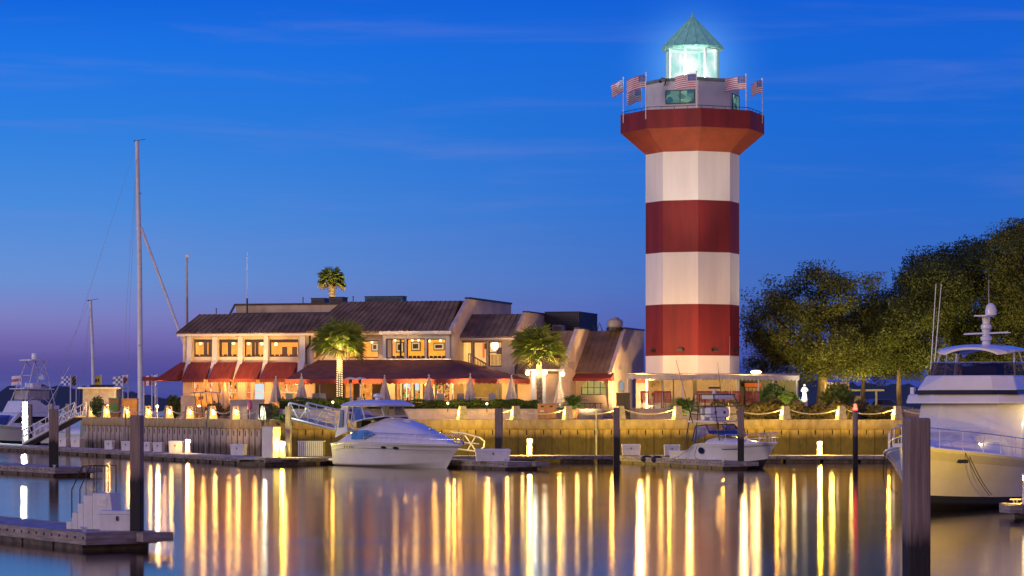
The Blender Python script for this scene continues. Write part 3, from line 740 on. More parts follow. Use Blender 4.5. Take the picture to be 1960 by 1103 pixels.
def wall(parent, name, m, u0, u1, z0, z1, v, holes=(), dep=.22, side='v', m2=None):
    """a wall facing the quay with real openings and reveals; side='u': wall facing +u at u=v, running along v"""
    b = MB()
    pt = (lambda a, d, z: (a, v+d, z)) if side == 'v' else (lambda a, d, z: (v-d, a, z))
    xs = sorted({u0, u1, *[h[0] for h in holes], *[h[1] for h in holes]}); zs = sorted({z0, z1, *[h[2] for h in holes], *[h[3] for h in holes]})
    ins = lambda x, z: any(h[0] < x < h[1] and h[2] < z < h[3] for h in holes)
    for i in range(len(xs)-1):
        for j in range(len(zs)-1):
            if not ins((xs[i]+xs[i+1])/2, (zs[j]+zs[j+1])/2):
                b.poly(pt(xs[i],0,zs[j]), pt(xs[i+1],0,zs[j]), pt(xs[i+1],0,zs[j+1]), pt(xs[i],0,zs[j+1]))
    for h0, h1, g0, g1 in holes:
        b.poly(pt(h0,0,g0), pt(h0,0,g1), pt(h0,dep,g1), pt(h0,dep,g0)); b.poly(pt(h1,0,g0), pt(h1,dep,g0), pt(h1,dep,g1), pt(h1,0,g1))
        b.poly(pt(h0,0,g0), pt(h0,dep,g0), pt(h1,dep,g0), pt(h1,0,g0)); b.poly(pt(h0,0,g1), pt(h1,0,g1), pt(h1,dep,g1), pt(h0,dep,g1))
    return b.build(name, m, parent)
def window(parent, u0, u1, z0, z1, v, nv=0, nh=0, w=.07, fm=None, side='v', pane=None, rail=False):
    b = MB()
    def bar(a0, a1, q0, q1):
        if side == 'v': b.bx(a0, a1, v+.06, v+.14, q0, q1)
        else: b.bx(v-.14, v-.06, a0, a1, q0, q1)
    bar(u0, u1, z0, z0+w); bar(u0, u1, z1-w, z1); bar(u0, u0+w, z0+w, z1-w); bar(u1-w, u1, z0+w, z1-w)
    for k in range(nv): c = u0+(u1-u0)*(k+1)/(nv+1); bar(c-w*.4, c+w*.4, z0+w, z1-w)
    for k in range(nh): c = z0+(z1-z0)*(k+1)/(nh+1); bar(u0+w, u1-w, c-w*.4, c+w*.4)
    o = b.build('window', fm or M['frame'], parent)
    g = MB()
    if side == 'v': g.poly((u0+w,v+.1,z0+w), (u1-w,v+.1,z0+w), (u1-w,v+.1,z1-w), (u0+w,v+.1,z1-w))
    else: g.poly((v-.1,u0+w,z0+w), (v-.1,u1-w,z0+w), (v-.1,u1-w,z1-w), (v-.1,u0+w,z1-w))
    g.build('pane', pane or M['pane'], o)
    return o
def seam_roof(parent, e0, e1, r1, r0, m, pitch=.42, thick=.12, name='roof'):
    """sloping standing-seam roof from eave e0-e1 up to ridge r0-r1 (local points)"""
    e0, e1, r0, r1 = map(Vector, (e0, e1, r0, r1)); b = MB()
    n = (e1-e0).cross(r0-e0).normalized()
    b.ext([e0, e1, r1, r0], -n*thick)
    c = max(2, int((e1-e0).length/pitch))
    for k in range(c+1):
        p, q = e0.lerp(e1, k/c), r0.lerp(r1, k/c); t = (e1-e0).normalized()*.022
        b.ext([p-t+n*.003, p+t+n*.003, q+t+n*.003, q-t+n*.003], n*.04)
    return b.build(name, m, parent)
def lit(name, col, s, c2, scale=1.2):  # wall colour with the room's lamplight put in as emission
    return mat(name, tuple(x*.6 for x in col), .9, var=.2, scale=scale, emit=s, tint=c2)
room_up = lit('dining_wall_glow', (1,.53,.09), 1.1, (.5,.22,.025), 1.1)
room_c = lit('stair_wall_glow', (1,.74,.3), .85, (.5,.28,.07), .8)
room_g = lit('shop_wall_glow', (1,.5,.12), .85, (.34,.12,.02), 1.6)
dkwood = mat('dark_interior_wood', (.05,.028,.012), .7)
pic_w = emis('picture_mat', (.95,.72,.4), .8); orange = emis('lit_orange_sign', (1,.16,.02), .9); dsky = emis('lit_screen', (.75,.9,1), .95)  # picture mats glow too, room light put into their colour

def room(parent, u0, u1, z0, z1, v0, v1, m):
    b = MB(); b.poly((u0,v1,z0),(u1,v1,z0),(u1,v1,z1),(u0,v1,z1)); b.poly((u0,v0,z0),(u0,v1,z0),(u0,v1,z1),(u0,v0,z1)); b.poly((u1,v0,z0),(u1,v0,z1),(u1,v1,z1),(u1,v1,z0))
    b.poly((u0,v0,z0),(u1,v0,z0),(u1,v1,z0),(u0,v1,z0)); b.poly((u0,v0,z1),(u0,v1,z1),(u1,v1,z1),(u1,v0,z1))
    return b.build('room_interior', m, parent)

# ---- section A (left wing)
dkwood0 = mat('rolled_blind_brown', (.03,.02,.012), .8)
uA0, uA1 = U(350), U(602)
zE = Z(460, 641); zAr = Z(500, 601, 2.4)
wA = [(U(a), U(c), Z(a, 683.2), Z(a, 650)) for a, c in ((371,408),(419,456),(468,506),(516,571))]
gA = [(U(a), U(c), .05, Z(a, 722)) for a, c in ((368,410),(418,456),(470,480),(484,508),(520,575))]
wall(rest, 'left_wing_wall', M['stucco'], uA0, uA1, -.6, zE, 0, wA+gA, .3)
for h in wA: window(rest, h[0], h[1], h[2], h[3], .06, nv=0)
bl_ = MB()
for h in wA: bl_.bx(h[0]+.07, h[1]-.07, .22, .26, h[3]-.22, h[3]-.07)
bl_.build('rolled_blinds', dkwood0, rest)
for h in gA: window(rest, h[0], h[1], h[2], h[3], .06, nv=1 if h[1]-h[0] > 1 else 0, nh=1, fm=M['trim'])
room(rest, uA0+.2, uA1-.1, Z(460,690), zE-.15, .32, 3.6, room_up)
room(rest, uA0+.2, uA1-.1, .02, Z(460,705), .32, 3.2, room_g)
for px, wpx in ((364,9),(413,10),(462,10),(511,9),(581,11)):
    u = U(px); hw = wpx*S_/2; b = MB()
    b.ext([(u-hw, -.002, zE-.12), (u-hw, -.22, zE-.12), (u-hw, -.30, Z(px,690)), (u-hw, -1.25, Z(px,727)), (u-hw, -.002, Z(px,727))], (2*hw, 0, 0)); b.build('pilaster', M['trim'], rest)
b = MB(); b.bx(uA0-.3, uA1+.1, -.42, -.003, zE-.10, zE+.10); b.build('fascia_board', M['trim'], rest)
seam_roof(rest, (uA0-.35, -.45, zE+.12), (U(655)+.3, -.45, zE+.12), (U(672,2.4), 2.4, zAr), (U(383,2.4), 2.4, zAr), M['roof'])
b = MB(); b.add([(uA0-.33,-.40,zE+.05),(uA0-.33,9,zE+.05),(U(383,2.4)+.0,9,zAr-.06),(U(383,2.4),2.4,zAr-.06)], [(0,1,2,3)]); b.build('roof_end', M['roof'], rest)
b = MB(); b.poly((uA0,0,-.6),(uA0,9,-.6),(uA0,9,zE),(uA0,0,zE)); b.build('end_wall', M['stucco'], rest)
for k, (a, c) in enumerate(((365,407),(415,457),(464,506),(513,572))):
    b = MB(); u0, u1, zt_, zb = U(a), U(c), Z(a, 695), Z(a, 727); vf = -1.75
    b.ext([(u0, -.31, zt_), (u1, -.31, zt_), (u1, vf, zb), (u0, vf, zb)], (0, -.02, .05))
    b.add([(u0,-.31,zt_),(u0,vf,zb),(u0,-.31,zb)], [(0,1,2)]); b.add([(u1,-.31,zt_),(u1,-.31,zb),(u1,vf,zb)], [(0,1,2)])
    o = b.build('awning', M['awning'], rest)
    v = MB(); n = 12
    for i in range(n):
        x0, x1 = u0+(u1-u0)*i/n, u0+(u1-u0)*(i+1)/n
        v.poly((x0,vf-.025,zb+.03),(x0,vf-.025,zb-.16),((x0+x1)/2,vf-.03,zb-.24),(x1,vf-.025,zb-.16),(x1,vf-.025,zb+.03))
    v.build('valance', M['valance'], o)
# awning that wraps the left end
b = MB(); zt_, zb = Z(365,695), Z(340,728)
b.ext([(uA0-.02,-.3,zt_),(uA0-.02,4.5,zt_),(uA0-1.5,4.5,zb),(uA0-1.5,-1.7,zb)], (-.03,0,.05)); b.ext([(uA0-.02,-.31,zt_),(uA0-1.5,-1.72,zb),(U(355),-1.72,zb),(U(360),-.31,zt_)], (0,-.02,.05))
b.build('corner_awning', M['awning'], rest)
b = MB(); b.bx(uA0-2.6, uA0-1.52, -1.5, 3.2, zb-.05, zb+.22); o = b.build('side_canopy', M['valance'], rest)
for u, v in ((uA0-2.5,-1.4), (uA0-1.6,-1.4)):
    b = MB(); b.tube([(u, v, -.6), (u, v, zb-.06)], .05, 6); b.build('canopy_post', M['whitepole'], rest)

# pendant lamps, curtains and tables upstairs in the left wing
for px, py in ((384,657),(447,657),(476,657),(501,658),(528,659)):
    b = MB(); b.ball((U(px,1.4), 1.4, Z(px,py,1.4)), .13, 8, 6); b.tube([(U(px,1.4),1.4,Z(px,py,1.4)+.1),(U(px,1.4),1.4,zE-.16)], .012, 4); b.build('pendant_lamp', M['bulb'], rest, smooth=True)
b = MB()
for a, c in ((390,396),(399,407),(436,442),(482,487),(489,494),(420,424),(540,549),(559,568)):
    b.bx(U(a,2.2), U(c,2.2), 2.2, 2.3, Z(a,684,2.2), Z(a,652,2.2) if a < 530 else Z(a,664,2.2))
b.build('dark_drapes', dkwood, rest)
b = MB()
for px in range(374, 570, 9): b.bx(U(px,.9), U(px+5,.9), .9, 1.1, Z(px,690), Z(px,678.5,.9))
b.build('chair_backs', dkwood, rest)

# ---- section B (middle, tall roof with projecting bay)
uB0, uB1, uBL = U(735), U(866), U(598)
zEB, zRB = Z(800, 637), Z(770, 577, 3.7)
wB1 = [(U(a,.5), U(c,.5), Z(a,685,.5), Z(a,652,.5)) for a, c in ((655,682),(690,724))]
wall(rest, 'middle_wall', M['stucco'], uBL, uB0+.4, -.6, zEB, .5, wB1+[(U(660,.5),U(676,.5),.05,Z(660,727,.5)), (U(690,.5),U(712,.5),.05,Z(690,727,.5))], .3)
for h in wB1: window(rest, h[0], h[1], h[2], h[3], .56)
b = MB()
for a, c in ((599,659.5),(676.5,689.5),(712.5,733)): b.bx(U(a,.45), U(c,.45), .46, .495, .0, Z(a,727,.45))
b.build('dark_cladding', dkwood, rest)
wB2 = [(U(a,-.3), U(c,-.3), Z(a,686.5,-.3), Z(a,648.5,-.3)) for a, c in ((738.5,774.5),(778,813),(817,853))]
gB = [(U(a,-.3), U(c,-.3), .05, Z(a,728,-.3)) for a, c in ((756,766),(769,787),(791,804),(809,829),(832,866-2))]
wall(rest, 'bay_wall', M['trim'], uB0, uB1, -.6, zEB, -.3, wB2+gB, .3)
for h in wB2: window(rest, h[0], h[1], h[2], h[3], -.24)
for h in gB: window(rest, h[0], h[1], h[2], h[3], -.24, nv=1 if h[1]-h[0] > .8 else 0, fm=M['frame'])
b = MB(); b.bx(uB0-.15, uB1+.1, -.75, -.302, zEB-.14, zEB+.10); b.bx(uBL, uB0-.16, -.15, .498, zEB-.14, zEB+.10); b.build('fascia_board', M['trim'], rest)
b = MB(); b.bx(uB0-.1, uB1+.06, -.42, -.302, Z(800,696,-.3)-.1, Z(800,690,-.3)); b.build('sill_band', M['trim'], rest)
seam_roof(rest, (uBL-.2, -.7, zEB+.12), (uB1-.15, -.7, zEB+.12), (U(880,3.7), 3.7, zRB), (U(655,3.7), 3.7, zRB), M['roof'])
# gable end wall of the middle section, seen on its right side
zcap = zRB+.12
vC = 1.7
b = MB()
b.ext([(uB1-.12,-.3,zEB-.1),(uB1-.12,-.62,zEB+.2),(uB1-.12,3.7,zcap),(uB1-.12,15.5,zcap-.0),(uB1-.12,15.5,-.6),(uB1-.12,-.3,-.6)], (.3,0,0))
b.build('gable_wall', M['stucco'], rest)
b = MB(); b.bx(uB1-.16, uB1+.24, 3.75, 15.6, zcap+.003, zcap+.14); b.build('parapet_coping', M['dark_metal'], rest)
b = MB(); b.bx(U(655,3.7), uB1-.13, 3.72, 15.4, zRB-1.2, zRB); b.build('flat_roof', M['dark_metal'], rest)
room(rest, uBL+.2, uB1-.2, Z(700,692), zEB-.2, .85, 4.0, room_up)
room(rest, uBL+.2, uB1-.2, .02, Z(700,712), .85, 4.4, room_g)
b = MB(); fr = MB()
for a, c, q0, q1 in ((757,772,675,655),(786,804,672,654),(829,850,671,656),(655,662,676,655),(710,724,673,656)):
    fr.bx(U(a,3.8), U(c,3.8), 3.9, 3.98, Z(a,q0,3.8), Z(a,q1,3.8)); b.bx(U(a+1.6,3.8), U(c-1.6,3.8), 3.86, 3.897, Z(a,q0-1.8,3.8), Z(a,q1+1.8,3.8))
    fr.bx(U(a+4,3.8), U(c-4,3.8), 3.82, 3.856, Z(a,q0-4.5,3.8), Z(a,q1+4.5,3.8))
fr.build('picture_frames', dkwood, rest); b.build('picture_mats', pic_w, rest)
b = MB()
for px in range(740, 852, 8): b.bx(U(px,.6), U(px+5,.6), .9, 1.1, Z(px,690,.6), Z(px,681,.6))
for a, c in ((746,751),(765,768)): b.bx(U(a,1.2), U(c,1.2), 1.2, 1.3, Z(a,688,1.2), Z(a,648,1.2))
b.build('chair_backs', dkwood, rest)
for px, py in ((789,651),(801,651),(843,652),(822,653),(712,655),(756,651)):
    b = MB(); b.ball((U(px,1.6), 1.6, Z(px,py,1.6)), .10, 8, 6); b.build('ceiling_lamp', M['bulb'], rest, smooth=True)

# ---- section C (right wing of the restaurant, stair hall)
uC1 = U(985, vC); zEC = Z(930, 648, vC); zRC = Z(950, 601.5, vC+2.9)
wC = [(U(a,vC), U(c,vC), Z(a,702,vC), Z(a,654,vC)) for a, c in ((877,902.5),(905.5,931.5),(934.5,960.5))]
b = MB(); b.bx(U(897,vC), U(961,vC), vC-.04, vC-.005, 0, Z(900,726,vC)); b.build('olive_panel', mat('olive_wall', (.22,.19,.1), .85, var=.2), rest)
gC = [(U(877,vC), U(894,vC), .05, Z(880,727,vC))]
wall(rest, 'right_wing_wall', M['stucco'], uB1+.19, uC1, -.6, zEC, vC, wC+gC, .3)
for h in wC: window(rest, h[0], h[1], h[2], h[3], vC+.06)
for h in gC: window(rest, h[0], h[1], h[2], h[3], vC+.06)
b = MB(); b.bx(uB1+.2, uC1+.05, vC-.35, vC-.003, zEC-.1, zEC+.1); b.build('fascia_board', M['trim'], rest)
seam_roof(rest, (uB1+.2, vC-.4, zEC+.12), (uC1-.1, vC-.4, zEC+.12), (uC1-.1, vC+2.9, zRC), (uB1+.2, vC+2.9, zRC), M['roof'])
sideC = [(vC+1.0, vC+3.0, .1, Z(1000,714,vC+2)), (vC+3.5, vC+4.6, .1, Z(1000,714,vC+2)), (vC+5.0, vC+6.2, .1, Z(1000,714,vC+2)), (vC+1.0, vC+3.0, Z(1000,709,vC+2), Z(1000,662,vC+2)), (vC+3.5, vC+4.6, Z(1000,709,vC+2), Z(1000,662,vC+2))]
wall(rest, 'right_end_wall', M['stucco'], vC, vC+9.2, -.6, zEC-.1, uC1, sideC, .3, side='u')
for h in sideC: window(rest, h[0], h[1], h[2], h[3], uC1-.06, side='u', nv=1 if h[1]-h[0] > 1.5 else 0, fm=M['trim'])
b = MB(); b.ext([(uC1-.16,vC,zEC-.098),(uC1-.16,vC-.3,zEC+.16),(uC1-.16,vC+2.9,zRC+.12),(uC1-.16,vC+9.2,zRC+.12),(uC1-.16,vC+9.2,zEC-.098)], (.2,0,0)); b.build('end_parapet', M['stucco2'], rest)
b = MB(); b.bx(uC1-.2, uC1+.1, vC+2.95, vC+9.3, zRC+.123, zRC+.22); b.build('parapet_coping', M['dark_metal'], rest)
room(rest, uB1+.25, uC1-.34, .02, zEC-.2, vC+.32, vC+5.6, room_c)
b = MB()
for a, c, y0, y1 in ((880,902,677,679),(937,960,674,676)): b.bx(U(a,vC+1.5), U(c,vC+1.5), vC+1.5, vC+1.56, Z(a,y1,vC+1.5), Z(a,y0,vC+1.5))
for px in [x*3.3+880 for x in range(8)] + [x*2.6+937 for x in range(10)]: b.bx(U(px,vC+1.5), U(px+1,vC+1.5), vC+1.5, vC+1.54, Z(px,702,vC+1.5), Z(px,679,vC+1.5))
b.ext([(U(906,vC+1.5), vC+1.5, Z(906,684,vC+1.5)), (U(933,vC+1.5), vC+1.5, Z(933,700,vC+1.5)), (U(933,vC+1.5), vC+1.5, Z(933,697,vC+1.5)), (U(906,vC+1.5), vC+1.5, Z(906,681,vC+1.5))], (0,.06,0))
for k in range(9): px = 907+k*3; b.bx(U(px,vC+1.5), U(px+1,vC+1.5), vC+1.5, vC+1.54, Z(px,704,vC+1.5), Z(px,684+k*1.8,vC+1.5))
b.bx(uB1+.25, uC1-.4, vC+.9, vC+1.4, Z(900,709,vC+1), Z(900,704,vC+1))
b.build('stair_railing', dkwood, rest)
b = MB(); b.bx(U(908,vC+4), U(917,vC+4), vC+5.4, vC+5.5, Z(908,684,vC+4), Z(908,652,vC+4)); b.build('red_panel', orange, rest)
b = MB()
for a, c, q0, q1 in ((922,931,668,657),(938,946,669,660),(947,956,678,665)): b.bx(U(a,vC+5), U(c,vC+5), vC+5.46, vC+5.54, Z(a,q0,vC+5), Z(a,q1,vC+5))
b.build('picture_frames', dkwood, rest)
b = MB(); b.ball((U(947,vC+2.4), vC+2.4, Z(947,662,vC+2.4)), .28, 10, 8, (1,1,1.2)); b.build('lantern_lamp', emis('hall_lantern', (1,.93,.75), 4), rest, smooth=True)

# clerestory behind the left wing
zk0, zk1 = Z(560,600,5), Z(560,583,5)
b = MB(); b.bx(U(452,6), U(660,6), 6, 6.4, zk0-1.2, zk1); b.build('clerestory_wall', M['stucco2'], rest)
b = MB(); b.bx(U(449,6), U(660,6), 5.9, 6.5, zk1+.003, zk1+.13); b.bx(U(449,6), U(652,6), 5.55, 5.97, zk0-.16, zk0+.1)
b.ext([(U(436,6),5.88,zk0-.2),(U(440,6),5.88,zk0-.2),(U(453,6),5.88,zk1+.1),(U(449,6),5.88,zk1+.1)], (0,.1,0)); b.build('clerestory_trim', M['dark_metal'], rest)
# downpipe
b = MB(); b.tube([(U(594),-.1,zE-.1),(U(594),-.12,zE-.7),(U(586),-.12,zE-1.1),(U(586),-.12,Z(586,697))], .07, 6); b.build('downpipe', M['frame'], rest)
# long maroon canopy over the terrace
can = [(U(545,-5.2),-5.2), (U(968,-5.2),-5.2)]
zb = Z(750,726,-5.2); zt_ = Z(740,689)
b = MB()
u0, u1 = can[0][0], can[1][0]
lv, rv = U(612), uB1+.19
P4 = [(u0,-5.2,zb),(u1-2.0,-5.2,zb),(u1,-2.0,zb),(rv,-.32,zt_),(lv,-.05,zt_),(lv,.45,zt_)]
b.add([(u0,-5.2,zb),(u1-1.0,-5.2,zb),(u1,-3.4,zb),(u1,vC-.01,zb),(rv-.2,vC-.01,zt_+.02),(rv-.2,-.44,zt_),(lv,-.44,zt_),(u0,-.02,zb)],
      [(0,1,5,6),(1,2,5),(2,3,4,5),(0,6,7)])
cn = b.build('canopy', M['awning2'], rest)
b = MB()
path = [(u0,-.03),(u0,-5.2),(u1-1.0,-5.2),(u1,-3.4),(u1,vC-.05)]
for i in range(len(path)-1):
    p, q = Vector((*path[i],0)), Vector((*path[i+1],0)); n = max(2, int((q-p).length/.36))
    for k in range(n):
        a_, c_ = p.lerp(q, k/n), p.lerp(q, (k+1)/n); m_ = (a_+c_)/2
        b.poly((a_.x,a_.y,zb+.02),(a_.x,a_.y,zb-.26),(m_.x,m_.y,zb-.36),(c_.x,c_.y,zb-.26),(c_.x,c_.y,zb+.02))
b.build('valance', M['valance'], cn)
for px in (612, 690, 778, 866, 955):
    b = MB(); b.tube([(U(px,-5.0),-5.0,-.02),(U(px,-5.0),-5.0,zb-.02)], .045, 6); b.build('canopy_post', M['pole'], rest)
# goods, screens and signs seen through the shop fronts
rr = random.Random(11); b = MB(); gcol = [emis('goods_white', (1,.8,.55), .9), emis('goods_amber', (1,.5,.1), .8), emis('goods_red', (.8,.08,.03), .7), emis('goods_green', (.25,.7,.1), .7), dkwood]  # goods glow by themselves; shop light is put into their colours
for a, c, n in ((370,408,26),(420,455,22),(484,507,16),(520,574,34),(770,787,22),(792,804,12),(832,863,70),(690,712,12)):
    for k in range(n):
        px = rr.uniform(a, c-3); py = rr.uniform(735, 766); w_ = rr.uniform(1.2, 3.4); h_ = rr.uniform(1.5, 5)
        b.mat(rr.choice([0,0,1,1,2,3,4,4])); vv = rr.uniform(1.0, 2.6) + (0 if a > 600 else -.3)
        b.bx(U(px,vv), U(px+w_,vv), vv, vv+.05, max(.06, Z(px,py,vv)), Z(px,py-h_,vv)+.1)
b.build('shop_goods', gcol, rest)
b = MB(); b.bx(U(488,.7),U(505,.7),.7,.76,Z(488,764,.7),Z(488,735,.7)); b.bx(U(771,.9),U(785,.9),.9,.95,Z(771,743,.9),Z(771,730,.9)); b.bx(U(793,.9),U(802,.9),.9,.95,Z(793,747,.9),Z(793,731,.9)); b.build('bright_screen', dsky, rest)
b = MB(); b.bx(U(470,.45),U(484,.45),.42,.46,Z(470,762,.45),Z(470,747,.45)); b.bx(U(524,.45),U(534,.45),.42,.46,Z(524,752,.45),Z(524,733,.45)); b.build('orange_poster', orange, rest)
b = MB()
for k in range(5): b.bx(U(833,2.8), U(863,2.8), 2.6, 3.0, Z(833,764-k*7,2.8)-.03, Z(833,764-k*7,2.8)+.03)
b.build('shop_shelf', dkwood, rest)

# ------------------------------------------------------------------ shop building right of it
shop = thing('shop_building', 'low shop building with two sloped bronze roofs, arched window and red awning', 'shop', BO, BA)
vD, vE = 1.2, 4.9
uD0, uD1 = uC1+.3, U(1074, vD)
zED = Z(1060, 712.5, vD); zRD = Z(1085, 633.5, vD+4.4)
seam_roof(shop, (uD0, vD-.3, zED), (uD1-.1, vD-.3, zED), (uD1-.1, vD+4.4, zRD), (uD0, vD+4.4, zRD), M['roof2'])
wall(shop, 'recess_wall', M['stucco2'], uD0, uD1, -.6, zED-.08, vD+.2, [], .1)
b = MB(); b.ext([(uD1-.1,vD-.25,-.6),(uD1-.1,vD-.35,zED+.02),(uD1-.1,vD+4.4,zRD+.14),(uD1-.1,vD+8,zRD+.14),(uD1-.1,vD+8,-.6)], (.3,0,0)); b.build('wing_wall', M['stucco'], shop)
b = MB(); q0 = vD+1.4
for k in range(5): b.bx(uD1+.204, uD1+.225, vD+1.2, vD+2.9, Z(1083,705,vD+1.5)+k*.1, Z(1083,705,vD+1.5)+k*.1+.05)
b.build('louvre_vent', M['pole'], shop)
uE0, uE1 = uD1+.2, U(1168, vE)
zEE = Z(1130, 713, vE); zRE = Z(1160, 633.5, vE+4.3)
seam_roof(shop, (uE0+.02, vE-.3, zEE), (uE1-.1, vE-.3, zEE), (uE1-.1, vE+4.3, zRE), (uE0+.02, vE+4.3, zRE), M['roof2'], pitch=.36)
ua, ub, zsill, zspr, ztop = U(1112,vE), U(1160,vE), Z(1112,756,vE), Z(1112,744,vE), Z(1136,728.5,vE)
wall(shop, 'arch_wall', M['stucco2'], uE0, uE1, -.6, zEE-.08, vE, [(ua, ub, zsill, ztop)], .3)
# arched infill corners
b = MB(); uc = (ua+ub)/2
for s in (-1, 1):
    pts = [(uc+s*(ub-ua)/2, vE+.02, ztop), (uc+s*(ub-ua)/2, vE+.02, zspr)]
    for k in range(1, 11): th = math.pi/2*k/10; pts.append((uc+s*(ub-ua)/2*math.cos(th), vE+.02, zspr+(ztop-zspr)*math.sin(th)))
    b.ext(pts, (0,.25,0))
b.build('arch_spandrel', M['stucco2'], shop)
window(shop, ua, ub, zsill, ztop, vE+.06, nv=3, nh=1, w=.05)
room(shop, uE0+.2, uE1-.1, zsill-.3, zEE-.2, vE+.32, vE+2.5, lit('shop_inner_glow', (.75,.72,.3), .55, (.35,.33,.12)))
b = MB(); b.ext([(U(1092,vE-.8),vE-.02,zEE-.05),(U(1092,vE-.8),vE-1.1,zEE-.42),(U(1092,vE-.8),vE-1.1,zEE-.62),(U(1092,vE-.8),vE-.02,zEE-.62)], (U(1171,vE-.8)-U(1092,vE-.8),0,0)); b.build('awning', M['valance'], shop)
sd_h = [(vE+1.5, vE+3.4, Z(1182,752,vE+2), Z(1182,736,vE+2))]
b = MB(); b.ext([(uE1-.1,vE,-.6),(uE1-.1,vE-.32,zEE+.02),(uE1-.1,vE+4.3,zRE+.14),(uE1-.1,vE+10.6,zRE+.14),(uE1-.1,vE+10.6,-.6)], (.28,0,0)); b.build('end_wall', M['stucco'], shop)
b = MB(); b.bx(uE1-.14, uE1+.22, vE+4.35, vE+10.8, zRE+.143, zRE+.25); b.bx(uD1-.14, uD1+.24, vD+4.45, vD+8.1, zRD+.143, zRD+.25); b.build('parapet_coping', M['dark_metal'], shop)
b = MB(); uf = uE1+.183
vc_, hw_, z0_, z1_, zt2 = vE+2.6, .95, Z(1182,751,vE+2.6), Z(1182,738,vE+2.6), Z(1182,729,vE+2.6)
pts = [(uf, vc_-hw_, z0_), (uf, vc_+hw_, z0_)] + [(uf, vc_+hw_*math.cos(math.pi*k/10), z1_+(zt2-z1_)*math.sin(math.pi*k/10)) for k in range(11)]
b.ext(pts, (.05,0,0)); o = b.build('arched_niche', mat('niche_frame', (.25,.27,.12), .7), shop)
b = MB(); pts2 = [(uf+.054, vc_+(p[1]-vc_)*.7, z0_+.12+(p[2]-z0_)*.82) for p in pts]; b.ext(pts2, (.01,0,0)); b.build('pane', emis('niche_glow', (.6,.62,.75), .5), o)
b = MB(); b.box((uE1+.2, vE+2.3, Z(1183,704,vE+2.3)), (.06, .9, .28)); b.build('wall_grille', M['pole'], shop)
b = MB()
for px in (1122, 1132, 1142, 1152): b.tube([(U(px,vE-.8),vE-1.2,-.6),(U(px,vE-.8),vE-1.2,.35)], .025, 5)
b.tube([(U(1120,vE-.8),vE-1.2,.36),(U(1155,vE-.8),vE-1.2,.36)], .03, 5); b.tube([(U(1132,vE-.8),vE-2.6,-.5),(U(1142,vE-.8),vE-1.2,.36)], .03, 5)
b.build('entrance_rail', M['frame'], shop)
b = MB()
for k in range(4): b.bx(U(1092,vE-3), U(1142,vE-3), vE-3.6+k*.4, vE-1.6, -.7+k*.17, -.7+(k+1)*.17-.003)
b.build('entrance_steps', M['planter'], shop)
b = MB(); b.bx(U(1087,vE-.5)-.45,U(1087,vE-.5)+.1,vE-.35,vE-.2,-.6,Z(1085,726,vE-.5)); b.build('door', M['frame'], shop)

# things on the roofs
def roof_unit(name, label, cat, u0, u1, v0, v1, z0, z1, m, kind='box'):
    root = thing(name, label, cat, bw((u0+u1)/2, (v0+v1)/2, z0), BA)
    a, c, h = (u1-u0)/2, (v1-v0)/2, z1-z0
    b = MB(); b.bx(-a, a, -c, c, 0, h); b.build('casing', m, root, bevel=.03)
    b = MB(); n = 7
    for k in range(n): b.bx(-a*.86, a*.86, -c-.03, -c-.004, h*(.14+.74*k/n), h*(.14+.74*k/n)+h*.05)
    b.build('louvre', M['dark_metal'], root)
    b = MB(); b.bx(-a-.03, a+.03, -c-.03, c+.03, h+.003, h+.06); b.build('top_cover', M['dark_metal'], root)
    return root
gm = mat('rooftop_grey', (.10,.10,.12), .6)
r_ = roof_unit('roof_screen', 'big dark louvred equipment screen on the roof beside the round ventilator', 'roof screen', U(1043,10), U(1108,10), 10, 16, zRD-.2, Z(1080,598,10), mat('screen_slate', (.045,.045,.06), .7))
roof_unit('air_conditioner', 'squat dark air conditioner on the roof left of the small palm', 'air conditioner', U(595,8), U(621,8), 8, 9.2, zk1, Z(600,572,8), gm)
roof_unit('air_conditioner', 'dark air conditioner in front of the small palm on the roof', 'air conditioner', U(630,7), U(656,7), 7, 8.2, zk1-.1, Z(640,570,7), gm)
roof_unit('roof_duct', 'long blue painted duct box on the highest roof', 'roof duct', U(698,9), U(771,9), 9, 10, zRB-.1, Z(720,568.5,9), mat('duct_blue', (.05,.16,.22), .6, var=.3))
roof_unit('air_conditioner', 'small pale unit beside the louvred screen on the roof', 'air conditioner', U(1057,8), U(1076,8), 8, 9, zRD-.1, Z(1066,622,8), M['pole'])
uv = U(1171,8); root = thing('roof_ventilator', 'round mushroom ventilator on the shop roof', 'roof ventilator', bw(uv, 9, Z(1171,633,9)))
b = MB(); b.lathe([(.62,0),(.62,.22)], n=16); b.build('curb', M['dark_metal'], root)
b = MB(); b.lathe([(.52,.224),(.52,.3),(.58,.34),(.6,.62),(.5,.8),(.3,.86),(.28,.95),(.05,1.0)], n=18); b.build('hood', mat('ventilator_grey', (.3,.29,.3), .5), root, smooth=True)
root = thing('roof_ladder', 'thin dark hatch railing on the roof left of the round ventilator', 'roof railing', bw(U(1140,9), 9, Z(1140,634,9)))
b = MB()
for k in (0, 1):
    x = -.25+k*.55; b.tube([(x-.2,0,0),(x,0,.62),(x+.22,0,0)], .028, 5); b.tube([(x-.2,.5,0),(x,.5,.62),(x+.22,.5,0)], .028, 5); b.tube([(x,0,.6),(x,.5,.6)], .028, 5)
b.build('rail', M['dark_metal'], root)
root = thing('roof_antenna', 'tall thin whip antenna rising above the left wing roof', 'antenna', bw(U(473,5), 5, Z(473,602,5)))
b = MB(); b.lathe([(.07,0),(.07,1.2)], n=8); b.build('mount', M['dark_metal'], root)
b = MB(); b.lathe([(.028,1.2),(.02,4.6)], n=6); b.build('whip', M['whitepole'], root)
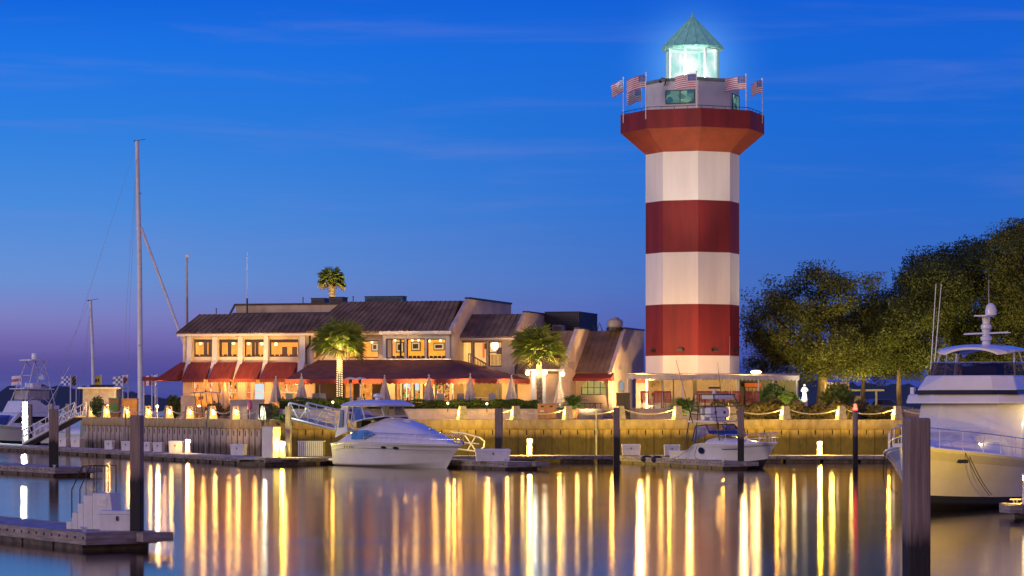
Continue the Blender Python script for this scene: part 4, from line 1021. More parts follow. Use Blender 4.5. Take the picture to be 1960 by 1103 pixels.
for px, py, v, lab in ((414,592,3,'short stub vent pipe on the left wing roof ridge'), (580,571,8,'thin stub pipe on the clerestory roof'), (676,569,9,'pair of stub pipes on the roof right of the small palm')):
    root = thing('vent_pipe', lab, 'vent pipe', bw(U(px,v), v, Z(px,604 if px < 500 else 584,v)-.1)); b = MB(); zt2 = Z(px,py,v)-Z(px,604 if px < 500 else 584,v)+.1
    b.lathe([(.035,0),(.035,zt2),(.06,zt2+.02),(.06,zt2+.06)], n=8); b.build('pipe', M['dark_metal'], root)

# ------------------------------------------------------------------ porch at the lighthouse foot
PY = 195.5
porch = thing('porch', 'long pale porch roof with scalloped valance around the lighthouse foot', 'porch', (PX(1360,PY), PY, ZT))
pz = lambda py: PZ(py, PY)
b = MB(); x0, x1 = PX(1199,PY), PX(1530,PY)
b.add([(x0,PY,pz(716)),(x1,PY,pz(719)),(x1+.8,PY+9,pz(712)),(x0+.8,PY+9,pz(711.0)),(x0,PY,pz(718)),(x1,PY,pz(721)),(x1+.8,PY+9,pz(714)),(x0+.8,PY+9,pz(713))], [(0,1,2,3),(7,6,5,4),(0,4,5,1),(1,5,6,2),(3,7,4,0)])
b.build('roof', mat('porch_roof_tan', (.4,.33,.25), .8), porch, world=True)
b = MB(); n = 44
for k in range(n):
    a_, c_ = x0+(x1-x0)*k/n, x0+(x1-x0)*(k+1)/n; z0 = pz(717+2.4*k/n); m_ = (a_+c_)/2
    b.poly((a_,PY-.03,z0),(a_,PY-.03,z0-.27),(m_,PY-.05,z0-.37),(c_,PY-.03,z0-.27),(c_,PY-.03,z0))
b.build('valance', mat('porch_valance', (.62,.54,.42), .85), porch, world=True)
for px in (1201, 1306, 1411, 1452, 1480, 1525):
    b = MB(); b.tube([(PX(px,PY+.15),PY+.15,ZT),(PX(px,PY+.15),PY+.15,pz(719))], .05, 6); b.build('post', M['whitepole'], porch, world=True)
b = MB(); b.bx(PX(1416,204),PX(1528,204),204,204.3,ZT,PZ(722,204)); b.build('back_wall', M['frame'], porch, world=True)
b = MB(); b.bx(PX(1425,203.5),PX(1456,203.5),203.4,203.95,PZ(741,203.5),PZ(733.5,203.5)); b.bx(PX(1218,206),PX(1235,206),205.8,206,PZ(733,206),PZ(725,206)); b.build('sign_band', mat('sign_band_orange', (.5,.1,.04), .7, var=.1), porch, world=True)
b = MB()
for k in range(4): b.bx(PX(1427+k*7,203.7),PX(1432.5+k*7,203.7),203.75,203.95,ZT,PZ(742,203.7))
b.build('door', mat('tan_doors', (.33,.24,.13), .7), porch, world=True)
b = MB(); b.bx(PX(1217,206.5),PX(1237,206.5),206.3,206.5,ZT,PZ(726,206.5)); b.build('side_door', mat('pale_door', (.5,.45,.4), .7), porch, world=True)
b = MB()
for a, c in ((1240,1266),(1271,1288),(1290,1326),(1334,1385),(1388,1412)): b.bx(PX(a,199.1),PX(c,199.1),199.15,199.25,PZ(776,199.1),PZ(728,199.1))
b.build('wall_panels', M['planter'], porch, world=True)
b = MB(); rr = random.Random(5)
for k in range(34): b.box((PX(rr.uniform(1246,1264),199), 199.06, PZ(rr.uniform(730,756),199)), (rr.uniform(.08,.2), .1, rr.uniform(.08,.25)))
b.build('wall_ornaments', mat('brass_ornament', (.6,.42,.16), .5), porch, world=True)
def make_rocker(loc, rz, label):
    root = thing('rocking_chair', label, 'rocking chair', loc, rz, 'red rocking chairs on the porch')
    m = M['chairred']
    b = MB(); b.bx(-.27,.27,-.27,.25,.42,.46); b.build('seat', m, root)
    b = MB()
    for k in range(6): x = -.23+k*.092; b.ext([(x-.032,.24,.47),(x+.032,.24,.47),(x+.032,.42,1.16),(x-.032,.42,1.16)], (0,.025,0))
    b.ext([(-.29,.40,1.10),(.29,.40,1.10),(.29,.43,1.22),(-.29,.43,1.22)], (0,.035,0)); b.build('backrest', m, root)
    for s in (-1, 1):
        b = MB(); b.tube([(s*.27,-.5,.10),(s*.27,-.2,.025),(s*.27,.15,.02),(s*.27,.6,.13)], .025, 5); b.build('rocker', m, root)
        b = MB(); b.bx(s*.29-.04,s*.29+.04,-.3,.28,.645,.675); b.build('armrest', m, root)
        b = MB(); b.tube([(s*.26,-.24,.04),(s*.27,-.25,.64)], .024, 5); b.build('leg', m, root)
        b = MB(); b.tube([(s*.26,.22,.04),(s*.27,.26,.64),(s*.27,.43,1.18)], .024, 5); b.build('leg', m, root)
    return root
rk = None
for px, D, rz, lab in ((1236,194.5,8,'leftmost red rocking chair on the porch'),(1259,194.0,-6,'red rocking chair second from the left on the porch'),(1279,194.2,10,'red rocking chair just left of the spiky cycad'),(1342,194.3,0,'red rocking chair just right of the spiky cycad'),(1357,194.0,-8,'red rocking chair behind the left leg of the fishing boat tower'),
                       (1376,194.2,5,'red rocking chair behind the fishing boat tower'),(1391,194.4,-4,'red rocking chair behind the right leg of the fishing boat tower'),(1412,194.2,6,'red rocking chair at the right corner of the tower base'),(1437,194.6,18,'red rocking chair before the tan doors'),(1449,194.1,-14,'second red rocking chair from the right end of the row'),(1464,194.3,10,'rightmost red rocking chair beside the shrubs')):
    loc = (PX(px,D), D, ZT)
    if rk is None: rk = make_rocker(loc, R(rz), lab)
    else: dup(rk, loc, R(rz), lab)
# ------------------------------------------------------------------ vegetation
def leaf_mesh(name, pts, size, m, parent, seed, asp=.55, loc=None, flat=.0):
    rr = random.Random(seed); vs, fs = [], []
    o = Vector(loc) if loc is not None else Vector((0,0,0))
    for i, p in enumerate(pts):
        s = rr.uniform(*size)
        a, z = rr.uniform(0, 2*math.pi), rr.uniform(-1, 1)*(1-flat); q = math.sqrt(max(0, 1-z*z))
        t = Vector((q*math.cos(a), q*math.sin(a), z)); u = t.orthogonal().normalized(); u.rotate(Matrix.Rotation(rr.uniform(0, 6.28), 3, t))
        p = Vector(p) - o; k = len(vs)
        vs += [p - t*s*.5, p + u*s*asp*.5, p + t*s*.5, p - u*s*asp*.5]; fs.append((k, k+1, k+2, k+3))
    me = bpy.data.meshes.new(name); me.from_pydata(vs, [], fs); me.materials.append(m); me.update()
    ob = bpy.data.objects.new(name, me); COL.objects.link(ob); ob.parent = parent; return ob

def tree(label, base, fork_h, r0, blobs, nclump, per, seed, leaf, sig=(.6,.6,.42), size=(.16,.34), lean=(0,0), name='oak_tree', shell=.45, group=None, minz=None):
    """blobs: world ellipsoids (cx, cy, cz, rx, ry, rz). Limbs grow from the fork to every leaf clump."""
    rr = random.Random(seed); base = Vector(base)
    root = thing(name, label, 'tree', base, 0, group)
    cl = []
    wts = [b[3]*b[4]*b[5] for b in blobs]
    while len(cl) < nclump:
        b = rr.choices(blobs, wts)[0]
        d = Vector((rr.gauss(0,1), rr.gauss(0,1), rr.gauss(0,1))).normalized() * (rr.uniform(shell, 1.0)**.6)
        p = Vector((b[0]+d.x*b[3], b[1]+d.y*b[4], b[2]+d.z*b[5]*(1 if d.z > 0 else .85)))
        if minz and p.z < minz: continue
        cl.append(p)
    fork = base + Vector((lean[0], lean[1], fork_h))
    t = MB(); t.tube([base-Vector((0,0,.3)), base+Vector((0,0,.25)), base.lerp(fork,.5)+Vector((rr.uniform(-.1,.1),0,0)), fork], [r0*1.5, r0*1.1, r0*.9, r0*.8], 9)
    nodes_ = [(fork, r0*.75)]
    mains = []
    cen = sum((Vector(b[:3]) for b in blobs), Vector())/len(blobs)
    for k in range(6):
        b = blobs[k % len(blobs)]; q = Vector((b[0]+rr.uniform(-.5,.5)*b[3], b[1]+rr.uniform(-.5,.5)*b[4], b[2]+rr.uniform(-.45,.15)*b[5]))
        m1 = fork.lerp(q, .45) + Vector((rr.uniform(-.4,.4), rr.uniform(-.4,.4), rr.uniform(0,.7)))
        t.tube([fork-Vector((0,0,.2)), m1, q], [r0*.62, r0*.45, r0*.24], 7)
        for j in range(1, 6): 
            s = j/5; p = (fork.lerp(m1, s*2) if s < .5 else m1.lerp(q, s*2-1)); nodes_.append((p, r0*(.5-.3*s)))
    cl.sort(key=lambda p: (p-fork).length)
    for p in cl:
        n, rn = min(nodes_, key=lambda w: (w[0]-p).length + (0 if w[0].z <= p.z+.3 else .8))
        L_ = (n-p).length
        m1 = n.lerp(p, .5) + Vector((rr.uniform(-.15,.15), rr.uniform(-.15,.15), .12*L_))*.8
        r1 = min(rn*.8, .035+.02*L_)
        t.tube([n, m1, p], [r1, r1*.7, r1*.35], 5, cap=False); nodes_ += [(m1, r1*.7), (p, r1*.4)]
    t.build('trunk', M['bark'], root, smooth=True, world=True, ang=80)
    pts = []
    for p in cl:
        n = int(per*rr.uniform(.4, 1.6)); k = rr.uniform(.7, 1.25)
        cg = lambda q: max(-1.45*q, min(1.45*q, rr.gauss(0, q)))
        for _ in range(n): pts.append((p.x+cg(sig[0]*k), p.y+cg(sig[1]*k), p.z+cg(sig[2]*k)))
    leaf_mesh('crown', pts, size, leaf, root, seed+1, loc=base)
    return root
def blob(px, py, D, rpx, rpy, rd): 
    s = D/F; return (PX(px,D), D, PZ(py,D), rpx*s, rd, rpy*s)
D1 = 206
tree('broad oak beside the lighthouse with a thinning twiggy top', (PX(1571,D1), D1, ZT-.3), 3.1, .42,
     [blob(1500,640,D1,70,75,3.4), blob(1555,570,D1,85,62,3.4), blob(1625,575,D1+1,75,55,3.2), blob(1570,660,D1,95,62,3.4), blob(1655,655,D1+1,62,75,3.0), blob(1470,600,D1+.5,46,72,2.5), blob(1460,680,D1+.3,42,52,2.6), blob(1610,690,D1-1,80,44,3.0), blob(1520,700,D1+1,50,34,2.4), blob(1690,600,D1+2,48,60,2.6)],
     470, 215, 21, M['oakleaf'], size=(.09,.21), lean=(.15,0), sig=(.5,.5,.36), minz=PZ(736,D1))
tree('slender tree with pale trunk beside the parked car', (PX(1653,212), 212, ZP), 3.6, .17,
     [blob(1660,670,212,55,48,2.4), blob(1690,630,213,50,50,2.4), blob(1630,690,212,36,30,2.0), blob(1695,690,212,50,42,2.4)], 190, 190, 33, M['oakleaf'], size=(.09,.21), sig=(.5,.5,.38))
tree('straight-trunked tree just left of the yacht', (PX(1722,205), 205, ZP), 4.2, .21,
     [blob(1745,640,205,62,75,3), blob(1700,660,205,50,55,2.6), blob(1770,690,204,52,40,2.6), blob(1790,560,206,60,60,3)], 330, 190, 45, M['darkleaf'], size=(.09,.21), sig=(.52,.52,.4))
tree('dark rounded tree rising behind the yacht mast', (PX(1835,212), 212, ZP), 4.4, .36,
     [blob(1800,540,212,72,62,3.6), blob(1870,510,213,78,52,3.6), blob(1850,600,211,85,70,3.6), blob(1900,650,210,80,60,3.4), blob(1765,575,212,45,60,3)], 480, 190, 57, M['darkleaf'], size=(.1,.22), sig=(.55,.55,.4))
tree('tallest dark tree at the right edge behind the yacht', (PX(1965,208), 208, ZP), 5.0, .4,
     [blob(1950,490,208,62,62,3.6), blob(1990,560,208,80,90,3.8), blob(1935,590,207,50,70,3.2), blob(1955,690,206,70,50,3.2), blob(2010,450,209,60,50,3.4)], 480, 190, 69, M['oakleaf'], size=(.1,.22), sig=(.55,.55,.4))

def palm(label, base, hgt, rc, nf, seed, lean=(0,0), tr=.17, droop=1.0, lowdry=.12, name='palm_tree', wrap=False):
    rr = random.Random(seed); base = Vector(base); root = thing(name, label, 'palm', base)
    top = base + Vector((lean[0], lean[1], hgt))
    b = MB(); n = 26; pts = []; rad = []
    for k in range(n+1):
        s = k/n; pts.append(base.lerp(top, s) + Vector((lean[0]*-.25*math.sin(s*math.pi), 0, 0))); rad.append(tr*(1.12 if k == 0 else 1.0)*(1+.10*(k % 2)) * (1.0 if s < .85 else 1+.5*(s-.85)/.15))
    b.tube(pts, rad, 12); b.build('trunk', M['palmtrunk'], root, world=True)
    if wrap:
        w = MB(); turns = 30
        for k in range(turns*9):
            s = k/(turns*9); a = s*turns*6.283; c = base.lerp(top, .03+s*.82) + Vector((lean[0]*-.25*math.sin(s*math.pi), 0, 0)); rad_ = tr*1.13
            w.box((c.x+rad_*math.sin(a), c.y-rad_*math.cos(a), c.z), (.035,.035,.035))
        w.build('string_lights', M['bulb'], root, world=True)
    g, dry = MB(), MB()
    for k in range(nf):
        a = k*2.39996 + rr.uniform(-.2,.2); e = math.asin(min(.97, -.5 + 1.48*((k+.5)/nf)))
        isdry = k < nf*lowdry; mb = dry if isdry else g
        d = Vector((math.cos(a)*math.cos(e), math.sin(a)*math.cos(e), math.sin(e)))
        Ls = rc*rr.uniform(.42, .58); fan = rc*rr.uniform(.46, .6)
        p0 = top + d*.1; p1 = top + d*Ls*.6 + Vector((0,0,.05*Ls)); p2 = top + d*Ls - Vector((0,0,.04*Ls*droop))
        mb.tube([p0, p1, p2], [.022,.018,.014], 4, cap=False)
        ax = (p2-p1).normalized(); sd = ax.cross(Vector((0,0,1)))
        sd = sd.normalized() if sd.length > .1 else Vector((1,0,0)); nn = sd.cross(ax).normalized()
        roll = rr.uniform(-.7,.7); sd, nn = sd*math.cos(roll)+nn*math.sin(roll), nn*math.cos(roll)-sd*math.sin(roll)
        nb = 15
        for j in range(nb):
            th = R(-98 + 196*j/(nb-1)); dd = (ax*math.cos(th)*.95 + sd*math.sin(th)).normalized(); ln_ = fan*(.72+.28*math.cos(th))*rr.uniform(.88,1.08)
            m1 = p2 + dd*ln_*.55 + nn*.04; tip = p2 + dd*ln_ - Vector((0,0,(.05+.2*rr.random())*fan*droop)); w_ = nn.cross(dd).normalized()*fan*.045
            mb.add([p2, m1+w_, tip, m1-w_], [(0,1,2),(0,2,3)])
    g.build('crown', M['palmleaf'], root, world=True)
    if dry.v: dry.build('dry_fronds', M['drypalm'], root, world=True)
    # boots under the crown
    b = MB()
    for k in range(22):
        a = k*2.4; z = -.15-.022*k*hgt/4; c = top + Vector((0,0,z)); r_ = tr*1.05
        b.tube([c+Vector((r_*.6*math.cos(a), r_*.6*math.sin(a), -.08)), c+Vector((r_*1.55*math.cos(a), r_*1.55*math.sin(a), .12))], [.05,.02], 4)
    b.build('leaf_bases', M['palmtrunk'], root, world=True)
    return root
palm('palm wrapped in string lights in front of the maroon canopy', (PX(650,193.4), 193.4, ZT), PZ(655,193.4)-ZT, 2.05, 52, 5, tr=.17, wrap=True)
palm('palm before the lit stair windows between the two buildings', (PX(1033,193), 193, ZT), PZ(668,193)-ZT, 2.05, 54, 8, lean=(-.1,0), tr=.2)
palm('small dark palm growing up behind the restaurant roof', (PX(635,219), 219, ZT), PZ(537,219)-ZT, 1.22, 44, 13, tr=.2, lowdry=.2)

def cycad(label, base, r, nf, seed, pot=None, up=.25):
    rr = random.Random(seed); base = Vector(base); root = thing('cycad_plant', label, 'plant', base)
    z0 = 0.0
    if pot:
        b = MB(); b.lathe([(pot*.68,0),(pot*.95,pot*1.3),(pot*1.08,pot*1.3),(pot*1.08,pot*1.5),(pot*.92,pot*1.5),(pot*.9,pot*1.35)], n=18); b.build('pot', mat('terracotta', (.42,.16,.08), .8), root, smooth=True); z0 = pot*1.42
    b = MB(); b.lathe([(.16,z0-.1),(.2,z0+.15),(.1,z0+.32)], n=10); b.build('trunk', M['palmtrunk'], root, smooth=True)
    g = MB()
    for k in range(nf):
        a = k*2.39996; e = R(8)+R(74)*((k+.5)/nf)**1.1; L_ = r*rr.uniform(.85,1.12); hz = Vector((math.cos(a), math.sin(a), 0))
        pts = []
        for j in range(9):
            s = j/8; pts.append(Vector((0,0,z0+.25)) + hz*L_*s*math.cos(e*(1-.35*s)) + Vector((0,0,L_*(s*math.sin(e)-.55*s*s*(1-up)))))
        g.tube(pts, [.018]*8+[.006], 4, cap=False); sd = Vector((-hz.y, hz.x, 0))
        for j in range(2, 36):
            s = j/36; i_ = min(7, int(s*8)); p = pts[i_].lerp(pts[i_+1], s*8-i_); tg = (pts[i_+1]-pts[i_]).normalized(); lw = r*.19*math.sin(math.pi*min(1, s*.85+.15))**.7
            for q in (-1, 1): tip = p + sd*q*lw + tg*lw*.6 + Vector((0,0,.05*lw)); g.add([p-tg*.02, tip, p+tg*.02], [(0,1,2)])
    g.build('fronds', M['sago'], root)
    return root
cycad('potted cycad in a terracotta pot behind a bollard', (PX(1097,188.2), 188.2, ZP+.1), 1.2, 54, 3, pot=.40)
cycad('big spiky cycad in the ground in front of the rocking chairs', (PX(1310,188.6), 188.6, ZP+.35), 1.45, 84, 4)

def hedge(label, x0, x1, y0, y1, z0, z1, n, m, seed, size=(.08,.17), name='hedge', bump=.12, cat='hedge'):
    root = thing(name, label, cat, ((x0+x1)/2, (y0+y1)/2, z0)); rr = random.Random(seed)
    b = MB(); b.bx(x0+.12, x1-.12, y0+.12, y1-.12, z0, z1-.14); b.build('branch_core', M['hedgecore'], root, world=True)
    pts = []
    for k in range(n):
        x = rr.uniform(x0, x1); und = bump*(math.sin(x*2.1+seed)+math.sin(x*4.7))
        if rr.random() < .55: pts.append((x, y0+rr.uniform(-.06,.12), rr.uniform(z0, z1+und)))
        else: pts.append((x, rr.uniform(y0, y1), z1+und+rr.uniform(-.14,.05)))
    leaf_mesh('foliage', pts, size, m, root, seed, loc=root.location); return root
HZ = ZP+.72
hedge('long clipped hedge on the planter wall right of the cruiser', PX(700,190.6), PX(1030,190.6), 190.3, 191.3, HZ-.05, PZ(767,190.6), 8000, M['hedge'], 2, bump=.04)
hedge('clipped hedge behind the slanted gangway left of the cruiser', PX(532,189.9), PX(668,189.9), 189.6, 190.6, HZ-.05, PZ(764,190), 3800, M['hedge'], 6, bump=.05)
hedge('brown-green shrub border under the right-hand rocking chairs', PX(1362,188.4), PX(1506,188.4), 188.2, 190.4, ZP, PZ(772,188.6), 5200, M['shrub'], 9, size=(.10,.24), bump=.14, name='shrub_border', cat='shrubs')
hedge('shrub border under the oak along the right quay', PX(1510,188.4), PX(1640,188.4), 188.3, 190.2, ZP, PZ(775,188.6), 4600, M['shrub'], 12, size=(.10,.24), bump=.16, name='shrub_border', cat='shrubs')
def bush(label, px, py, D, rpx, rpy, n, m, seed, z0=ZP, size=(.1,.24), name='bush', grp=None):
    s = D/F; root = thing(name, label, 'bush', (PX(px,D), D, z0), 0, grp); rr = random.Random(seed); zt = PZ(py-rpy, D); cz, rz = (zt+z0)/2, (zt-z0)/2
    b = MB(); 
    for k in range(9): a = k*.7; b.tube([(PX(px,D), D, z0), (PX(px,D)+rpx*s*.6*math.cos(a), D+.5*math.sin(a), cz+rz*.3)], [.04,.015], 4)
    b.build('stems', M['bark'], root, world=True); pts = []
    for k in range(n):
        d = Vector((rr.gauss(0,1), rr.gauss(0,1), rr.gauss(0,1))).normalized()*rr.uniform(.35,1.0)**.5; w = 1+.22*math.sin(d.x*7+seed)*math.cos(d.z*6+d.y*5)
        pts.append((PX(px,D)+d.x*rpx*s*w, D+d.y*rpx*s*.8*w, cz+d.z*rz*w))
    leaf_mesh('foliage', pts, size, m, root, seed, loc=root.location); return root
bush('tall green bush at the right end of the porch', 1478, 755, 193, 26, 22, 1800, M['hedge'], 31, ZT)
bush('brightly lit bush left of the glowing statue', 1508, 765, 192, 20, 16, 1300, M['hedge'], 32, ZT-.1)
bush('rounded fan-leaved bush right of the oak trunk', 1602, 758, 196, 30, 24, 1900, M['palmleaf'], 33, ZT-.2, size=(.16,.36))
bush('dark low bush near the red beacon pile', 1650, 775, 192, 20, 10, 900, M['shrub'], 34)
bush('golden grass clump in front of the parked car', 1672, 785, 190, 26, 8, 1500, M['grassleaf'], 35, size=(.16,.34))
bush('golden grass clump in front of the straight-trunked tree', 1705, 787, 190.4, 22, 7, 1200, M['grassleaf'], 36, size=(.16,.34))
bush('square trimmed bush at the left end of the restaurant', 332, 772, 206, 14, 14, 1500, M['hedge'], 37, ZP)
bush('lit bush left of the orange box on the left quay', 186, 773, 219, 14, 14, 1100, M['hedge'], 38, ZP)
bush('shrub behind the middle of the left quay lamps', 410, 780, 204, 18, 10, 1000, M['shrub'], 39, ZP)
bush('low flowering shrub behind the left quay lamps', 447, 781, 200, 14, 8, 800, M['shrub'], 40, ZP)
bush('drooping shrub at the quay corner', 520, 785, 188.6, 15, 12, 900, M['shrub'], 41, ZP)
bush('weedy shrub hanging over the wall under the gangway', 546, 800, 186.4, 26, 6, 900, M['hedge'], 42, 2.2)

# planter walls and pots
def lowwall(label, px0, px1, D, z0, z1, m='planter', th=.35):
    root = thing('planter_wall', label, 'low wall', (PX((px0+px1)/2,D), D, z0)); b = MB(); b.bx(PX(px0,D), PX(px1,D), D, D+th, z0, z1-.06); b.build('wall_body', M[m], root, world=True)
    b = MB(); b.bx(PX(px0,D)-.04, PX(px1,D)+.04, D-.05, D+th+.05, z1-.057, z1); b.build('coping', M[m], root, world=True, bevel=.015); return root
lowwall('low stucco planter wall under the long hedge', 690, 1031, 189.8, ZP, HZ)
lowwall('low stucco planter wall behind the slanted gangway', 518, 668, 189.1, ZP, HZ)
lowwall('low white wall under the left rocking chairs', 1199, 1365, 190.6, ZP, ZT+.02)
lowwall('grey stone planter block on the left quay', 346, 372, 205, ZP, PZ(758,205), 'planter', 1.2)
lowwall('pale planter wall beside the pink buoy', 440, 505, 194.5, ZP, PZ(765,194.5))
# ------------------------------------------------------------------ boats (local frame: x forward from the transom, y to port, z up from the water)
def lerp(a, b, t): return a + (b-a)*t
def interp(tab, x):
    if x <= tab[0][0]: return tab[0][1]
    for (a, p), (c, q) in zip(tab, tab[1:]):
        if x <= c: return p + (q-p)*(x-a)/(c-a)
    return tab[-1][1]
def hull(root, L, B, zs, flare=.42, rake=.10, boot=.18, mats=None, N=30, entry=2.1, tran=.9, chine=(.1,.6), rail=True, keel=-.55, dark=2):
    """zs: table (t, sheer height). Returns sheer(t, side)"""
    def half(t): return B/2*((tran+(1-tran)*min(1, t/.35)) if t < .42 else max(0.0, 1-((t-.42)/.58)**entry))
    def sta(t):
        bs = half(t); s = interp(zs, t); bc = bs*(.93-flare*t**2.2)
        zc = chine[0]+(chine[1]-chine[0])*t**3; zk = keel + (abs(keel)+.05)*max(0, (t-.72)/.28)**2.2
        X = lambda f: t*L*(1-rake*(1-f))
        mid = .5
        return [(X(0), 0, zk), (X(.2), bc*.96, zc-.05), (X(.25), bc, zc+.02), (X(.3), lerp(bc,bs,.06)+.004, zc+boot), (X(.55), lerp(bc,bs,.32), lerp(zc,s,.45)), (X(.8), lerp(bc,bs,.68), lerp(zc,s,.78)), (X(.97), bs*.995, s-.12), (X(1), bs, s)]
    S = [sta(k/N) for k in range(N+1)]; b = MB()
    for sd in (1, -1):
        for k in range(N):
            for j in range(7):
                p = [S[k][j], S[k+1][j], S[k+1][j+1], S[k][j+1]]; b.mat(1 if j <= dark else 0)
                q = [(x, y*sd, z) for x, y, z in p]
                b.poly(*(q if sd < 0 else q[::-1]))
    b.mat(0); b.poly(*[(x, y, z) for x, y, z in S[0]], *[(x, -y, z) for x, y, z in S[0][::-1]])
    b.build('hull', mats or [M['hull'], M['black']], root, smooth=True, ang=50)
    d = MB()
    for k in range(N):
        a, c = S[k][7], S[k+1][7]; d.poly((a[0],a[1],a[2]-.05),(c[0],c[1],c[2]-.05),(c[0],-c[1],c[2]-.05),(a[0],-a[1],a[2]-.05))
    d.build('deck', M['white'], root)
    def sheer(t, sd):
        x, y, z = sta(t)[7]; return Vector((x, y*sd, z))
    if rail:
        r = MB()
        for sd in (1, -1): r.tube([sheer(k/40, sd) + Vector((0, .01*sd, -.03)) for k in range(41)], .045, 6)
        r.build('rub_rail', M['white'], root, smooth=True)
    return sheer
def loft(name, m, root, secs, n=14, pw=2.6, smooth=True, ang=60):
    """secs: (x, half width, z base, z top); closed dome-like sections"""
    b = MB(); rows = []
    for x, w, z0, z1 in secs:
        row = []
        for k in range(n+1):
            u = -1 + 2*k/n; e = abs(u)**pw
            row.append((x, w*math.copysign(1-(1-abs(u))**1.15, u) if False else w*u, z0 + (z1-z0)*(1-e)))
        rows.append(row)
    for i in range(len(rows)-1):
        for k in range(n): b.poly(rows[i][k], rows[i+1][k], rows[i+1][k+1], rows[i][k+1])
    b.poly(*rows[0]); b.poly(*rows[-1][::-1])
    return b.build(name, m, root, smooth=smooth, ang=ang)
def railing(root, pts, hgt, m, r=.022, mid=True, name='bow_rail'):
    b = MB(); top = [p + Vector((0,0,hgt)) for p in pts]; b.tube(top, r, 5)
    if mid: b.tube([p + Vector((0,0,hgt*.5)) for p in pts], r*.6, 4)
    for p, q in zip(pts[::2], top[::2]): b.tube([p, q], r*.85, 5)
    return b.build(name, m, root)

# ---- the cabin cruiser in the middle
th = R(-56); hv = Vector((math.cos(th), math.sin(th), 0)); bowp = Vector((PX(884,163.4), 163.4, 0)); Lc = 12.0
cru = thing('cabin_cruiser', 'white cabin cruiser with blue-lit hardtop moored at the middle of the quay', 'motor cruiser', bowp - hv*Lc, th)
sh = hull(cru, Lc, 3.9, [(0,1.35),(.15,1.5),(.5,1.52),(1,1.42)], flare=.40, rake=.13, boot=.12, entry=2.3, chine=(.12,.45), mats=[M['hull'], M['navy']], dark=-1)
loft('coachroof', M['hull'], cru, [(.5,1.78,1.3,1.75),(1.2,1.84,1.4,2.1),(2.2,1.84,1.4,2.42),(3.4,1.80,1.4,2.78),(4.6,1.72,1.4,2.95),(5.6,1.62,1.4,2.86),(7,1.45,1.4,2.60),(8.4,1.2,1.4,2.25),(9.6,.9,1.4,1.92),(10.6,.55,1.38,1.66),(11.3,.2,1.36,1.46)], pw=3.4)
b = MB(); pts = []
def rrect(x0, x1, w0, w1, r=.35, n=5):
    out = []
    for cx, cy, a0 in ((x1-r, w1-r, 0), (x0+r, w0-r, 90), (x0+r, -w0+r, 180), (x1-r, -w1+r, 270)):
        for k in range(n+1): a = R(a0+90*k/n); out.append((cx+r*math.cos(a), cy+r*math.sin(a)))
    return out
b.slab(rrect(.62, 4.8, 1.56, 1.4), 3.60, 3.68); b.build('hardtop_lining', M['white'], cru, bevel=.02)
loft('hardtop', M['hull'], cru, [(.5,1.35,3.66,3.74),(.8,1.58,3.66,3.9),(1.6,1.64,3.66,4.0),(3,1.64,3.66,4.03),(4.2,1.54,3.66,3.97),(4.8,1.35,3.66,3.84),(5.05,1.1,3.66,3.7)], pw=5)
for s in (-1, 1):
    b = MB(); b.ext([(.25, s*1.62, 1.7),(1.75, s*1.62, 2.1),(1.45, s*1.52, 2.7),(1.6, s*1.45, 3.66),(.78, s*1.45, 3.66),(.5, s*1.55, 2.6)], (0, -s*.09, 0)); b.build('arch_leg', M['hull'], cru, bevel=.02)
    b = MB(); b.ext([(.70, s*1.632, 2.3),(1.2, s*1.632, 2.35),(1.14, s*1.55, 3.4),(.84, s*1.552, 3.4)], (0, s*.006, 0)); b.build('arch_window', mat('arch_glass', (.2,.22,.3), .1), cru)
    b = MB(); b.ext([(2.6, s*1.855, 1.62),(4.0, s*1.79, 1.66),(4.9, s*1.735, 1.95),(4.2, s*1.70, 2.2),(2.6, s*1.80, 2.15)], (0, s*.01, 0)); b.build('side_window', mat('blue_tinted_glass', (.10,.28,.6), .15, var=.3, scale=1.5), cru)
    for xx in (6.6, 7.7):
        b = MB(); c = sh(xx/Lc, s); b.lathe([(.001,0),(.17,0),(.2,.02)], n=14); o = b.build('porthole', M['smoke'], cru); o.location = (c.x-.3, c.y*.965 + s*.01, c.z-.33); o.rotation_euler = (R(-s*98), 0, R(-s*12)); o.scale = (1.1, .42, .7)
    b = MB()
    for k in range(3): b.bx(1.9+k*.3, 2.1+k*.3, s*1.955-.01, s*1.955+.02*s, 1.12, 1.24)
    b.build('engine_vent', M['dark_metal'], cru)
WS = [(2.2,1.60,2.62,1.46,3.64),(3.6,1.5,2.86,1.38,3.65),(4.75,.82,3.02,.72,3.66)]
fr_ = MB(); top_shift = -.55
B3 = [Vector((x,-y,z)) for x,y,z,_,_ in WS] + [Vector((x,y,z)) for x,y,z,_,_ in WS[::-1]]
T3 = [Vector((x+(top_shift if i else 0),-yt,zt)) for i,(x,_,_,yt,zt) in enumerate(WS)] + [Vector((x+(top_shift if 2-i else 0),yt,zt)) for i,(x,_,_,yt,zt) in enumerate(WS[::-1])]
cg = glass('cruiser_glass', (.42,.4,.36), .3, .05)
for i in range(6): fr_.tube([B3[i], T3[i]], .045, 5)
for i in range(5): fr_.tube([B3[i], B3[i+1]], .04, 5); fr_.tube([T3[i], T3[i+1]], .04, 5)
wf = fr_.build('windscreen', M['hull'], cru)
for i in range(5):
    b = MB(); b.poly(B3[i], B3[i+1], T3[i+1], T3[i]); b.build('pane', cg, wf)
b = MB(); b.bx(3.0, 4.2, -1.2, 1.2, 2.75, 3.02); b.bx(1.6, 2.2, -.9, -.2, 2.3, 3.1); b.build('helm_dash', M['dark_metal'], cru)
railing(cru, [sh(t/24, -1)+Vector((0,.12,0)) for t in range(8, 25)] , .52, M['steel']); railing(cru, [sh(t/24, 1)+Vector((0,-.12,0)) for t in range(8, 25)], .52, M['steel'])
